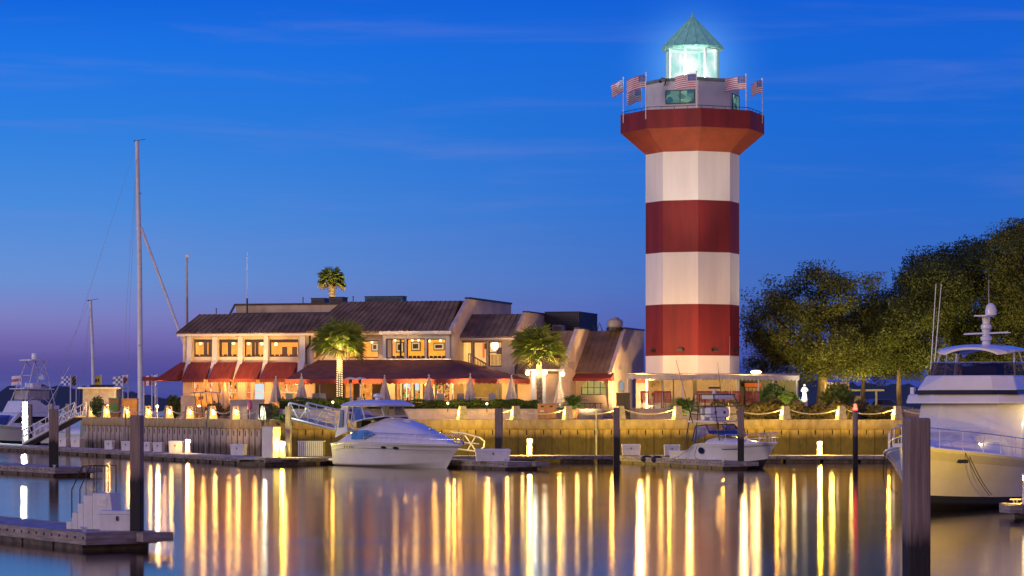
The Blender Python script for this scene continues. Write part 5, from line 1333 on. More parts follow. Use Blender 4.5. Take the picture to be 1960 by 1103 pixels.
b = MB(); b.lathe([(.16,4.0),(.14,4.16)], n=12, c=(2.6,0,0)); b.lathe([(.24,4.163),(.28,4.22),(.26,4.34),(.1,4.4)], n=16, c=(2.6,0,0)); b.build('radar_dome', M['white'], cru, smooth=True)
b = MB(); b.tube([(2.2,.3,3.9),(2.2,.3,4.16)], .03, 6); b.box((2.2,.45,4.2), (.1,.5,.07)); b.build('spotlight', M['white'], cru)
b = MB(); b.bx(-.75, -.01, -1.5, 1.5, .28, .42); b.build('swim_platform', M['white'], cru, bevel=.04)
b = MB(); b.ball((8.6,0,2.28), .09, 8, 6); b.bx(11.4,12.15,-.14,.14,1.40,1.50); b.ball((12.05,0,1.5), .14, 8, 6, (1.4,.8,.8)); b.build('anchor_roller', M['steel'], cru, smooth=True)
b = MB()
for s in (-1,1): b.tube([Vector((.05+.02*k, 0, 0)) + sh(.02+.9*k/30, s)*1.0 + Vector((0, s*.012, -.40)) for k in range(31)], .014, 4)
b.build('accent_stripe', M['dark_metal'], cru)

# ---- the small sport fishing boat on the right
th = R(-60); hv = Vector((math.cos(th), math.sin(th), 0)); bowp = Vector((PX(1488,163.6), 163.6, 0)); Lf = 9.4
fb = thing('fishing_boat', 'small white sport fishing boat with dark pipe tower and outriggers', 'fishing boat', bowp - hv*Lf, th)
sh = hull(fb, Lf, 3.0, [(0,.92),(.22,.95),(.32,1.36),(.4,1.42),(.75,1.42),(1,1.56)], flare=.46, rake=.15, boot=.10, entry=2.0, chine=(.08,.45))
loft('cabin_trunk', M['hull'], fb, [(3.3,1.08,1.3,1.7),(4.2,1.1,1.3,1.86),(5.4,1.0,1.32,1.74),(6.8,.75,1.35,1.6),(8.2,.4,1.4,1.5)], pw=4)
b = MB(); b.add([(4.0,-1.05,1.98),(5.4,-.75,1.87),(5.4,.75,1.87),(4.0,1.05,1.98),(3.7,-1.0,2.18),(4.6,-.72,2.05),(4.6,.72,2.05),(3.7,1.0,2.18)], [(0,1,5,4),(1,2,6,5),(2,3,7,6),(4,5,6,7),(0,4,7,3)]); b.build('windscreen_cover', M['canvas'], fb)
b = MB()
Bp = [Vector(p) for p in ((2.3,-1.2,1.5),(4.0,-1.1,2.0),(5.1,-.5,2.02),(5.1,.5,2.02),(4.0,1.1,2.0),(2.3,1.2,1.5))]; Tp = [Vector(p) for p in ((2.5,-1.1,2.42),(3.5,-1.0,2.52),(4.3,-.45,2.55),(4.3,.45,2.55),(3.5,1.0,2.52),(2.5,1.1,2.42))]
for i in range(6): b.tube([Bp[i], Tp[i]], .03, 5)
for i in range(5): b.tube([Tp[i], Tp[i+1]], .03, 5)
wf = b.build('windscreen', M['dark_metal'], fb)
dg = glass('dim_plastic_glass', (.45,.42,.38), .2)
for i in range(5): b = MB(); b.poly(Bp[i], Bp[i+1], Tp[i+1], Tp[i]); b.build('pane', dg, wf)
b = MB(); b.slab(rrect(1.6, 4.3, 1.15, 1.0, .25), 2.66, 2.76); b.build('upper_deck', M['white'], fb)
b = MB(); b.bx(2.9, 3.5, -.7, .7, 2.95, 3.55); b.box((3.2,0,2.86),(.3,1.0,.2)); b.build('upper_console', M['white'], fb, bevel=.08)
b = MB(); b.bx(2.1, 2.5, -.45, .45, 2.764, 3.1); b.bx(2.05,2.2,-.45,.45,3.1,3.5); b.build('upper_seat', M['white'], fb, bevel=.05)
b = MB()
for y in (-.32,.32): b.box((2.89, y, 3.25), (.02,.16,.16)); b.box((3.515, y, 3.25), (.02,.14,.14))
b.build('gauge_panel', M['black'], fb)
b = MB(); b.slab(rrect(1.9, 4.0, .95, .85, .25), 4.30, 4.36); b.build('tower_top', M['dark_metal'], fb)
b = MB(); b.slab(rrect(2.6, 4.0, .8, .72, .2), 4.05, 4.295); b.build('electronics_box', M['white'], fb, bevel=.04)
for bs, tp in (((1.5,-1.25,1.1),(2.0,-.85,4.3)),((1.5,1.25,1.1),(2.0,.85,4.3)),((2.6,-1.2,1.4),(2.6,-.86,4.3)),((2.6,1.2,1.4),(2.6,.86,4.3)),((4.9,-1.0,1.6),(3.9,-.75,4.3)),((4.9,1.0,1.6),(3.9,.75,4.3))):
    b = MB(); b.tube([bs, tp], .035, 6); b.build('tower_leg', M['dark_metal'], fb)
b = MB()
for z, k in ((3.15,.64),(3.6,.78)):
    ps = []
    for bs, tp in (((1.5,-1.25,1.1),(2.0,-.85,4.3)),((1.5,1.25,1.1),(2.0,.85,4.3)),((4.9,1.0,1.6),(3.9,.75,4.3)),((4.9,-1.0,1.6),(3.9,-.75,4.3))):
        p, q = Vector(bs), Vector(tp); ps.append(p.lerp(q, (z-p.z)/(q.z-p.z)))
    b.tube([ps[3], ps[0], ps[1], ps[2]], .022, 5)
b.build('tower_rail', M['dark_metal'], fb)
b = MB(); b.lathe([(.12,4.36),(.1,4.62)], n=10, c=(2.9,0,0)); b.build('radar_pedestal', M['white'], fb); b = MB(); b.box((2.9,0,4.72),(.13,1.3,.12), R(28)); b.build('radar_bar', M['dark_metal'], fb, bevel=.02)
for s, tip in ((-1,(1.6,-1.9,6.4)),(1,(1.9,.9,6.3))):
    b = MB(); b.tube([(2.3, s*1.15, 2.6), tip], [.028,.012], 5); b.build('outrigger', M['dark_metal'], fb)
b = MB(); b.tube([(3.3,.8,4.36),(3.3,.85,7.8)], [.014,.007], 4); b.build('whip_antenna', M['whitepole'], fb)
for s in (-1,1): railing(fb, [sh(t/24, s)+Vector((0,-s*.08,0)) for t in range(15,25)], .55, M['steel'], r=.026)
for s in (-1,1):
    b = MB(); b.lathe([(.001,0),(.2,0),(.24,.02)], n=14); o = b.build('porthole', M['smoke'], fb); c = sh(.40, s); o.location = (c.x-.1, c.y*.955+s*.015, .98); o.rotation_euler = (R(-s*98),0,R(-s*3)); o.scale = (1.25,.85,1)
b = MB()
c0, c1 = sh(.60,-1), sh(.76,-1); b.ext([(c0.x,c0.y-.0,1.06),(c1.x-.2,c1.y-.005,1.10),(c1.x-.2,c1.y-.005,1.15),(c0.x,c0.y,1.11)], (0,.02,0)); b.build('name_stripe', M['dark_metal'], fb)
for a, c in ((.30,.16),(.36,.46)):
    b = MB(); p = sh(a,-1); q = Vector((c*Lf, -2.1, .5)); pts = [p.lerp(q, k/8)+Vector((0,-.25*math.sin(math.pi*k/8),-.25*math.sin(math.pi*k/8))) for k in range(9)]; b.tube(pts, .016, 4); b.build('mooring_line', M['black'], fb)
b = MB(); b.bx(1.0,2.2,-.5,.5,.5,1.15); b.build('fish_box', M['white'], fb, bevel=.05)
for k, (px, D) in enumerate(((1238,174.2),(1258,172.4))):
    b = MB(); b.ball((0,0,0), .29, 12, 8, (1.35,.8,.8)); o = b.build('boat_fender', M['black'], smooth=True); o.location = (PX(px,D), D, .36)
    tag(o, ['left one of two round black fenders hanging on the fishing boat pier','right one of two round black fenders hanging on the fishing boat pier'][k], 'fender', 'black dock fenders')

# ---- the big yacht at the right edge
ph = R(24); hv = Vector((-math.sin(ph), -math.cos(ph), 0)); Ly = 17.0; bowp = Vector((PX(1727,97), 97, 0)); yr = math.atan2(hv.y, hv.x)
ya = thing('motor_yacht', 'big white sport fishing yacht with flybridge and radar mast at the right edge', 'motor yacht', bowp - hv*Ly, yr)
sh = hull(ya, Ly, 5.3, [(0,1.5),(.3,1.55),(.6,1.85),(.85,2.15),(1,2.36)], flare=.46, rake=.13, boot=.26, entry=2.2, chine=(.05,.35), mats=[M['hull'], M['black']], N=40)
def prism6(name, m, lo, hi, bevel=.06):
    """lo/hi: (x aft, x front side, x front middle, half width aft, half width front, z)"""
    b = MB(); ring = lambda q: [(q[0],-q[3],q[5]),(q[1],-q[4],q[5]),(q[2],-q[4]*.55,q[5]),(q[2],q[4]*.55,q[5]),(q[1],q[4],q[5]),(q[0],q[3],q[5])]
    A, B_ = ring(lo), ring(hi); b.add(A+B_, [(5,4,3,2,1,0),(6,7,8,9,10,11)] + [(k,(k+1) % 6,6+(k+1) % 6,6+k) for k in range(6)]); return b.build(name, m, ya, bevel=bevel)
loft('foredeck_trunk', M['hull'], ya, [(7.5,1.9,1.7,2.95),(9.5,1.75,1.8,2.9),(11.5,1.45,1.9,2.75),(13.2,1.0,2.0,2.5),(14.2,.5,2.1,2.3)], pw=5)
prism6('deckhouse', M['hull'], (1.2,8.6,9.3,2.15,2.05,1.7), (1.4,7.6,8.2,2.1,2.0,3.78))
prism6('brow', M['hull'], (.8,8.3,8.9,2.5,2.4,3.785), (.8,8.1,8.7,2.5,2.35,4.14), .08)
DX = 1.2                              # the flybridge stands this far forward of its own zero
prism6('brow_stripe', M['navy'], (1.6,7.5+DX*.9,8.1+DX*.6,1.98,1.95,4.143), (1.6,7.46+DX*.9,8.06+DX*.6,1.97,1.94,4.27), 0)
prism6('flybridge', M['hull'], (1.8,7.4+DX*.9,8.0+DX*.6,1.95,1.92,4.275), (2.2,6.8+DX,7.3+DX,1.8,1.66,4.84))
b = MB(); lo = [(3.2,-1.72),(6.75+DX,-1.62),(7.2+DX,-.9),(7.2+DX,.9),(6.75+DX,1.62),(3.2,1.72)]; hi = [(3.0,-1.62),(6.3+DX,-1.54),(6.7+DX,-.85),(6.7+DX,.85),(6.3+DX,1.54),(3.0,1.62)]
wg = glass('smoked_acrylic', (.5,.4,.3), .05, .1)
for i in range(5): b.poly((*lo[i],4.85),(*lo[i+1],4.85),(*hi[i+1],5.32),(*hi[i],5.32))
wf = b.build('windscreen', wg, ya); b = MB()
for i in range(5): b.tube([(*hi[i],5.33),(*hi[i+1],5.33)], .022, 5)
b.build('screen_edge', M['steel'], wf)
b = MB(); rows = []
for x, w, zz in ((2.6+DX,1.35,5.66),(2.9+DX,1.5,5.72),(4.4+DX,1.52,5.76),(6.0+DX,1.48,5.72),(6.5+DX,1.3,5.64),(6.7+DX,1.0,5.6)):
    rows.append([(x - .10*abs(u)**3, w*u, zz + .20*(1-abs(u)**2.4) + dz_) for dz_ in (0, .085) for u in [k/8-1 for k in range(17)][::(1 if dz_ == 0 else -1)]])
for A_, B_ in zip(rows, rows[1:]):
    n_ = len(A_)
    for k in range(n_): b.poly(A_[k], B_[k], B_[(k+1) % n_], A_[(k+1) % n_])
b.poly(*rows[0]); b.poly(*rows[-1][::-1]); b.build('hardtop', M['hull'], ya, smooth=True, ang=50)
for s in (-1,1):
    for x0, x1, rr_ in ((6.3,5.7,.04),(3.0,3.4,.07),(4.5,4.9,.035)):
        b = MB(); b.tube([(x0+DX, s*1.58, 4.84),(x1+DX, s*1.38, 5.75)], rr_, 6); b.build('hardtop_leg', M['white'], ya)
b = MB(); b.bx(4.6+DX,5.4+DX,-.7,.7,4.86,5.2); b.bx(3.6+DX,4.1+DX,-.5,.5,4.86,5.3); b.build('helm_console', M['black'], ya, bevel=.05)
b = MB()
b.lathe([(.2,5.9),(.15,6.15),(.21,6.2),(.22,6.32),(.15,6.36),(.16,6.6),(.22,6.64),(.2,6.78),(.14,6.82),(.16,7.08)], n=12, c=(4.4+DX,0,0)); b.build('radar_mast', M['white'], ya, smooth=True)
b = MB(); b.bx(4.2+DX,5.3+DX,-.24,.24,7.084,7.13); b.tube([(4.4+DX,-.85,6.45),(4.4+DX,.85,6.5)], .025, 5); b.tube([(4.55+DX,-.85,6.42),(4.6+DX,1.0,6.47)], .018, 5); b.build('mast_platform', M['white'], ya)
b = MB(); b.lathe([(.21,7.143),(.22,7.33),(.18,7.5),(.08,7.6),(.01,7.62)], n=16, c=(4.4+DX,.18,0)); b.build('satellite_dome', M['white'], ya, smooth=True)
b = MB(); b.tube([(4.4+DX,.1,7.55),(4.4+DX,.1,8.5)], [.012,.006], 4); b.build('whip_antenna', M['whitepole'], ya)
for s in (-1,1):
    for k, x in enumerate((5.2+DX,4.8+DX)):
        b = MB(); b.tube([(x, s*2.0, 4.2), (x-.1*k, s*1.72+(.05 if k else -.02), 8.6+.25*s)], [.028,.013], 5); b.build('outrigger', M['alu'], ya)
    railing(ya, [sh(t/28, s)+Vector((0,-s*.14,-.02)) for t in range(13,29)], .72, M['steel'], r=.02)
    b = MB(); b.ext([(4.8,s*2.125,2.95),(7.6,s*2.075,2.95),(7.2,s*2.065,3.6),(4.8,s*2.11,3.6)], (0,s*.02,0)); b.build('cabin_window', M['smoke'], ya)
    for e_ in (0, .35):
        b = MB(); p = sh(.83, s) + Vector((-e_,0,0)); b.tube([p.lerp(Vector((Ly*.70-e_, s*1.75, .5)), k/10)+Vector((.8*math.sin(math.pi*k/10)*.5, s*.14*math.sin(math.pi*k/10), -.2*math.sin(math.pi*k/10))) for k in range(11)], .014, 4); b.build('anchor_line', M['black'], ya)
b = MB(); b.bx(16.5,17.45,-.2,.2,2.30,2.42); b.tube([(17.3,0,2.4),(17.1,0,2.0),(16.9,0,1.5)], .05, 6); b.build('anchor_pulpit', M['white'], ya)
b = MB(); b.box((14.0, sh(14/17,1).y*.93, 1.75), (.4,.06,.12), R(-28)); b.build('hawse_hole', M['dark_metal'], ya)
b = MB(); b.bx(7.2,7.5,-2.44,-2.3,4.145,4.4); b.build('side_light_board', M['white'], ya)
b = MB(); b.lathe([(.09,0),(.09,.24),(.12,.26),(.02,.34)], n=10, c=(7.4,2.32,3.3)); b.build('deck_lamp', M['lw'], ya, smooth=True)
_dl = ya.location + Matrix.Rotation(yr, 3, 'Z') @ Vector((7.9,2.75,3.4)); lamp('deck_light', _dl, (1,.72,.3), 40, .08)
pl = Vector((PX(1966,93.6), 93.6, ZD))
root = thing('power_pedestal', 'dock pedestal cut by the right edge of the photo under the yacht', 'dock pedestal', pl)
b = MB(); b.taper((0,0,0),(.3,.3),(.24,.24),.8); b.build('post', M['box'], root); b = MB(); b.lathe([(.15,.803),(.15,.95)], n=10); b.build('lamp_lens', M['ly'], root); b = MB(); b.lathe([(.2,.953),(.18,1.0),(.02,1.06)], n=10); b.build('hood', M['box'], root)
lamp('pedestal_light', pl+Vector((.25,.9,1.1)), (1,.6,.02), 800, .12)

# ---- tower boat far left
hv = Vector((-.8,-.6,0)); yr = math.atan2(hv.y, hv.x); st = Vector((PX(176,258), 258, 0)); Lt = 14.5
tb = thing('sportfisher_boat', 'white sportfisher with tall pipe tower at the far left behind the gangway', 'fishing boat', st, yr)
sh = hull(tb, Lt, 4.8, [(0,1.0),(.35,1.1),(.5,1.6),(1,2.3)], flare=.45, rake=.13, boot=.2, entry=2.2)
def pris(name, m, pts, w, b_=.04):
    b = MB(); b.ext([(x,-w,z) for x,z in pts], (0,2*w,0)); return b.build(name, m, tb, bevel=b_)
pris('cabin', M['white'], [(4.6,1.1),(9.6,1.6),(8.4,2.9),(4.6,2.9)], 1.9)
pris('flybridge', M['white'], [(4.2,2.95),(8.2,2.95),(7.6,4.0),(6.4,4.1),(5.6,3.6),(4.2,3.6)], 1.7)
pris('flybridge_top', M['white'], [(4.6,5.0),(7.6,5.05),(7.6,5.15),(4.6,5.1)], 1.5)
pris('enclosure', mat('clear_enclosure', (.45,.4,.36), .4), [(5.0,4.12),(7.2,4.12),(7.1,4.95),(5.0,4.95)], 1.35)
pris('foredeck_cover', M['canvas'], [(9.7,1.7),(11.6,1.95),(10.6,2.35),(8.9,2.75)], 1.5)
for s in (-1,1):
    b = MB(); b.ext([(5.2,s*1.905,2.0),(8.9,s*1.905,2.05),(8.3,s*1.905,2.6),(5.2,s*1.905,2.6)], (0,s*.02,0)); b.build('cabin_window', M['smoke'], tb)
    for a, c in (((4.0,s*1.8,1.2),(5.3,s*.75,7.6)),((7.8,s*1.6,3.0),(6.2,s*.75,7.6))):
        b = MB(); p, q = Vector(a), Vector(c); b.tube([p,q], .05, 5); b.build('tower_leg', M['whitepole'], tb)
    b = MB()
    for z0, z1 in ((3.4,5.2),(5.2,6.4),(6.4,7.5),(5.2,3.9)):
        f = lambda z, A, C: Vector(A).lerp(Vector(C), (z-A[2])/(C[2]-A[2]))
        b.tube([f(z0,(4.0,s*1.8,1.2),(5.3,s*.75,7.6)), f(z1,(7.8,s*1.6,3.0),(6.2,s*.75,7.6))], .035, 5)
    b.build('tower_brace', M['whitepole'], tb)
    b = MB(); b.tube([(5.8,s*1.8,3.0),(3.6,s*2.6,7.2)], [.04,.02], 5); b.build('outrigger', M['whitepole'], tb)
b = MB()
for z in (5.25,6.3): b.tube([(5.0,-.95,z),(6.5,-.95,z),(6.5,.95,z),(5.0,.95,z),(5.0,-.95,z)], .035, 5)
b.build('tower_rail', M['whitepole'], tb)
b = MB(); b.slab(rrect(4.8,6.9,1.2,1.1,.3), 7.62, 7.74); b.build('tower_top', M['white'], tb)
b = MB(); b.lathe([(.3,7.745),(.32,8.1),(.28,8.3),(.05,8.34)], n=14, c=(5.8,0,0)); b.build('radar_dome', M['white'], tb, smooth=True)
b = MB(); b.lathe([(.36,0),(.3,.3),(.12,.5),(.02,.55)], n=12, c=(5.5,.9,5.9)); b.build('satellite_dome', M['white'], tb, smooth=True)
b = MB(); b.lathe([(.16,0),(.16,.34),(.02,.4)], n=10, c=(6.2,-.8,5.3)); b.build('satellite_dome', M['white'], tb, smooth=True)
b = MB(); b.bx(5.4,6.3,-.5,.5,4.2,5.6); b.build('tower_helm', M['white'], tb, bevel=.05)
b = MB(); b.tube([(9.0,-1.2,2.9),(9.0,-1.25,8.0)], [.025,.012], 4); b.build('whip_antenna', M['whitepole'], tb)

# ---- sailing yachts whose masts rise behind the left quay
def sailboat(px, D, ptop, dia, stay, label, Lh=13, spread=()):
    root = thing('sailing_boat', label, 'sailing boat', (PX(px,D)-Lh*.55, D, 0), R(3))
    hull(root, Lh, 3.8, [(0,1.1),(.5,1.15),(1,1.5)], flare=.3, rake=.12, N=16)
    loft('coachroof', M['white'], root, [(2.5,1.1,1.0,1.5),(5,1.2,1.0,1.65),(8.5,.9,1.1,1.5)], pw=4)
    zt = PZ(ptop, D); mx = Lh*.55
    b = MB(); b.tube([(mx+.1,0,1.2),(mx,0,zt*.6),(mx-.22,0,zt)], [dia*.55,dia*.5,dia*.38], 10); b.build('mast', M['whitepole'], root, smooth=True)
    for f, w in spread:
        b = MB(); z = zt*f; b.tube([(mx,-w,z-.05),(mx,0,z),(mx+.1,w,z-.05)], .05, 5); o = b.build('spreader', M['alu'], root); 
    b = MB()
    for s in (-1,1): b.tube([(mx-.2,0,zt-.3),(mx-1.0,s*1.7,zt*.45),(mx-1.3,s*1.8,1.1)], .014, 4)
    b.tube([(mx-.2,0,zt),(.1,0,1.2)], .014, 4); b.build('shrouds', M['pole'], root)
    if stay:
        b = MB(); q = P(*stay, D); p = P(stay[2] if False else px+5, 425, D) if False else None
        b.tube([(mx+.15,0,zt*stay[0]),(Lh-.2,0,1.4)], stay[1], 8); b.build('furled_jib', M['whitepole'], root, smooth=True)
    b = MB(); b.tube([(mx-.3,0,zt),(mx+.5,0,zt+.15)], .03, 4); b.tube([(mx-.5,0,zt),(mx-.2,0,zt)], .06, 5); b.build('mast_head', M['dark_metal'], root)
    b = MB(); b.tube([(mx-.2,0,2.6),(1.5,0,2.5)], .13, 8); b.build('boom', M['canvas'], root, smooth=True)
    return root
sailboat(266, 250, 269, .46, (.715, .13), 'tall white sailing boat mast with thick furled forestay left of the restaurant', 15.5, [(.83,.45),(.64,.8),(.33,1.3)])
sailboat(177, 262, 575, .34, None, 'shorter white sailing boat mast at left behind the kiosk', 11, [(.6,.6)])
# ------------------------------------------------------------------ closed umbrellas, heaters, seats on the terrace
def make_umbrella(loc, hgt, label):
    root = thing('patio_umbrella', label, 'umbrella', loc, 0, 'closed umbrellas on the terrace')
    b = MB(); b.lathe([(.03,.05),(.025,hgt)], n=8); b.ball((0,0,hgt+.03), .05, 8, 6); b.build('umbrella_pole', M['whitepole'], root, smooth=True)
    b = MB(); n = 24; prof = [(.02,hgt-.02),(.10,hgt-.25),(.20,hgt-.8),(.30,hgt-1.35),(.36,hgt-1.62)]
    vs = [( (r*(1+.28*math.cos(k*math.pi*2/n*8)*(i/4)))*math.sin(2*math.pi*k/n), -(r*(1+.28*math.cos(k*math.pi*2/n*8)*(i/4)))*math.cos(2*math.pi*k/n), z - (.09*(1+math.cos(k*math.pi*2/n*8)) if i == 4 else 0)) for i, (r, z) in enumerate(prof) for k in range(n)]
    b.add(vs, [(i*n+k, i*n+(k+1) % n, (i+1)*n+(k+1) % n, (i+1)*n+k) for i in range(4) for k in range(n)])
    b.tube([(.17*math.cos(a), .17*math.sin(a), hgt-.8+.0) for a in [k*.5236 for k in range(13)]], .012, 4); b.build('canopy', M['umb'], root, smooth=True, ang=80)
    b = MB(); b.lathe([(.26,0),(.24,.07),(.05,.1)], n=14); b.build('base', M['dark_metal'], root); return root
um = None
for px, py, D, lab in ((430,731,205,'closed umbrella at the far left behind the arched frame'),(528,722,193.2,'closed umbrella left of the green poster on the terrace'),(577,717,192.9,'closed umbrella between the green poster and the string-lit palm'),(736,720,193,'closed umbrella right of the patio heaters'),
                       (821,719,193.2,'closed umbrella at the middle of the canopy left of the shop shelves'),(900,717,193,'closed umbrella right of the shop shelves'),(979,720,193.4,'closed umbrella beyond the right tip of the maroon canopy'),(1071,727,193,'closed bluish umbrella by the globe lamps of the stair')):
    loc = (PX(px,D), D, ZT if px > 450 else ZP+.2); h = PZ(py,D)-loc[2]
    if um is None: um = make_umbrella(loc, 2.2, lab); o = um
    else: o = dup(um, loc, R(random.uniform(0,40)), lab)
    o.scale = (1.0, 1.0, h/2.2)
def make_heater(loc, label):
    root = thing('patio_heater', label, 'patio heater', loc, 0, 'patio heaters'); b = MB(); b.lathe([(.22,0),(.2,.75),(.05,.8),(.04,1.75)], n=12); b.build('stand', M['alu'], root)
    b = MB(); b.lathe([(.09,1.76),(.12,2.02)], n=12); b.build('burner', M['dark_metal'], root); b = MB(); b.lathe([(.44,2.03),(.3,2.12),(.04,2.18)], n=18); b.build('reflector', M['white'], root); return root
h1 = make_heater((PX(671,194), 194, ZT), 'left one of two mushroom patio heaters right of the lit palm trunk'); dup(h1, (PX(689,194.2), 194.2, ZT), 0, 'right one of two mushroom patio heaters right of the lit palm trunk')
def make_chair(loc, rz, label):
    root = thing('patio_chair', label, 'patio chair', loc, rz, 'patio chairs'); m = M['pole']
    b = MB(); b.bx(-.25,.25,-.25,.25,.42,.46); b.build('seat', m, root, bevel=.01); b = MB(); b.ext([(-.25,.23,.5),(.25,.23,.5),(.25,.36,1.0),(-.25,.36,1.0)], (0,.03,0)); b.build('backrest', m, root)
    for x in (-.22,.22):
        for y in (-.22,.22): b = MB(); b.tube([(x,y,0),(x,y,.42)], .02, 4); b.build('leg', m, root)
    return root
pc = None
for px, D, rz, lab in ((557,192.4,160,'dark patio chair between the two umbrellas left of the lit palm'),(602,192.6,200,'patio chair just right of the second umbrella'),(623,192.4,150,'patio chair left of the string-lit palm trunk'),(845,192.2,170,'patio chair under the middle of the maroon canopy'),(880,192.3,190,'patio chair left of the umbrella by the shop shelves'),(945,192.3,20,'patio chair under the right tip of the maroon canopy')):
    loc = (PX(px,D), D, ZT+.05)
    if pc is None: pc = make_chair(loc, R(rz), lab)
    else: dup(pc, loc, R(rz), lab)
def make_table(loc, label):
    root = thing('patio_table', label, 'patio table', loc, 0, 'patio tables'); b = MB(); b.lathe([(.5,.70),(.5,.74)], n=20); b.build('tabletop', M['white'], root); b = MB(); b.lathe([(.24,0),(.05,.05),(.04,.70)], n=10); b.build('pedestal_leg', M['dark_metal'], root); return root
t1 = make_table((PX(584,192), 192, ZT+.05), 'round white patio table under the umbrella left of the lit palm'); dup(t1, (PX(780,192.4),192.4,ZT+.05), 0, 'round white patio table left of the middle umbrella'); dup(t1, (PX(920,192.2),192.2,ZT+.05), 0, 'round white patio table right of the umbrella by the shop shelves')

# litter bins, cabinet, statue
root = thing('litter_bins', 'double wooden litter bin cabinet at the right end of the hedge', 'litter bin', (PX(1047,188.8), 188.8, ZP), R(-4))
wd = mat('bin_wood', (.36,.2,.08), .6, var=.2, scale=3, stretch=(1,1,.3))
b = MB(); b.bx(-.62,.62,-.3,.3,.05,1.02); b.build('carcass', wd, root, bevel=.02); b = MB(); b.bx(-.66,.66,-.34,.34,1.023,1.08); b.build('top_cover', wd, root, bevel=.015)
for s in (-.3,.3):
    b = MB(); b.bx(s-.26,s+.26,-.325,-.304,.12,.98); o = b.build('door', wd, root); b = MB(); b.bx(s-.1,s+.1,-.334,-.328,.82,.93); b.build('slot', M['black'], o)
b = MB()
for k in range(4): b.bx(-.44+k*.075,-.40+k*.075,-.334,-.328,.52,.64)
b.build('pale_lettering_marks', M['white'], root)
root = thing('service_cabinet', 'dark service cabinet on the quay left of the porch', 'cabinet', (PX(1193,189.5), 189.5, ZP), R(-8)); b = MB(); b.bx(-.45,.45,-.3,.3,0,1.75); b.build('body', M['frame'], root, bevel=.02); b = MB(); b.bx(-.42,-.02,-.318,-.304,.1,1.65); b.bx(.02,.42,-.318,-.304,.1,1.65); b.build('door_pair', M['dark_metal'], root); b = MB(); b.bx(-.48,.48,-.33,.33,1.753,1.8); b.build('top_cover', M['dark_metal'], root)
root = thing('statue', 'floodlit white figure statue on a plinth left of the oak trunk', 'statue', (PX(1540,193), 193, ZT+.1)); root.scale = (.68,.68,.68)
b = MB(); b.lathe([(.34,0),(.3,.7),(.36,.75),(.36,.85)], n=12); b.build('plinth', M['planter'], root)
b = MB(); b.lathe([(.3,.853),(.24,1.2),(.17,1.6),(.22,1.85),(.2,2.02),(.07,2.1)], n=14); b.ball((0,0,2.24), .12, 10, 8); b.tube([(-.2,0,1.95),(-.34,-.1,1.65),(-.12,-.22,1.5)], [.06,.05,.04], 7); b.tube([(.2,0,1.95),(.32,-.1,1.7),(.14,-.24,1.6)], [.06,.05,.04], 7); b.build('figure', mat('statue_white', (.75,.73,.7), .7), root, smooth=True)
lamp('statue_spot', (PX(1533,191.5), 191.5, ZT+.1), (1,.93,.75), 900, .1, spot=60, aim=(PX(1540,193), 193, ZT+1.6))

# globe lamps on posts and brackets by the stair, porch roof lamp, hedge uplights
def globe(px, py, D, label, rad=.15, m='lw', pw=70, col=(1,.72,.34), post=True):
    x, z = PX(px,D), PZ(py,D); zg = ZT if post else z
    root = thing('globe_lamp', label, 'lamp', (x, D, z), 0, 'globe lamps beside the stair hall')
    b = MB(); b.ball((0,0,0), rad, 12, 8); b.build('globe', M[m], root, smooth=True)
    b = MB()
    if post: b.lathe([(.05,zg-z),(.04,-rad)], n=8)
    else: b.tube([(0,0,rad*.8),(0,.5,rad*.8)], .03, 5)
    b.build('post' if post else 'bracket', M['whitepole'], root); lamp('globe_light', (x, D-.7, z-.1), col, pw*.4, rad)
globe(1010,714.5,193.4,'globe lamp left of the middle palm trunk', post=False)
globe(1024,713.5,193.4,'brighter cool globe lamp touching the middle palm trunk on the left', .17, 'lc', 70, (.9,.97,1), post=False)
globe(1043,713,193.4,'bright globe lamp just right of the middle palm trunk', .17, 'lw', 70, (1,.85,.6), post=False)
globe(1077,716,193.4,'globe lamp beside the tall post by the shop wing wall', .15, pw=50, post=False)
root = thing('entrance_arbour', 'white posts and beam carrying the globe lamps in front of the stair hall', 'arbour', (PX(1045,194.1), 194.1, ZT))
for px, w_ in ((1021,.13),(1041,.13),(1072,.08)):
    b = MB(); x_ = PX(px,194.1)-root.location.x; b.bx(x_-w_,x_+w_,-w_,w_,0,PZ(711,194.1)-ZT); b.build('post', M['trim'], root)
b = MB(); b.bx(PX(1006,194.1)-root.location.x, PX(1080,194.1)-root.location.x, -.09, .09, PZ(710.9,194.1)-ZT, PZ(707,194.1)-ZT); b.build('beam', M['trim'], root)
pl_ = None
for px, py, D, lab in ((206,778,223,'small bright path lamp between the first lamps of the left quay'),(301,777,216,'small bright path lamp behind the fourth and fifth left quay bollards'),(381,785,208,'small square path lamp behind the middle of the left quay'),(222,781,222,'small path lamp beside the wooden cabinet on the left quay')):
    loc = (PX(px,D), D, ZP); zz = PZ(py,D)-ZP
    if pl_ is None:
        pl_ = thing('path_lamp', lab, 'lamp', loc, 0, 'path lamps on the left quay'); b = MB(); b.lathe([(.05,0),(.05,zz-.1)], n=8); b.build('post', M['pole'], pl_); b = MB(); b.ball((0,0,zz), .11, 10, 8); b.build('lens', M['lw'], pl_, smooth=True)
    else: dup(pl_, loc, 0, lab)
    lamp('path_light', (loc[0]+.1, loc[1]-.35, PZ(py,D)+.15), (1,.62,.2), 380, .1)
x, D = PX(1447,197), 197; root = thing('porch_roof_lamp', 'flat oval lamp glowing on top of the porch roof', 'lamp', (x, D, PZ(712.5,D)))
b = MB(); b.ball((0,0,0), .3, 14, 8, (1.3,.6,.42)); b.build('lens', M['lw'], root, smooth=True); b = MB(); b.bx(-.1,.1,-.1,.1,-.4,-.12); b.build('mount', M['dark_metal'], root); lamp('porch_lamp', (x, D-.5, PZ(706,D)), (1,.62,.22), 110, .2)
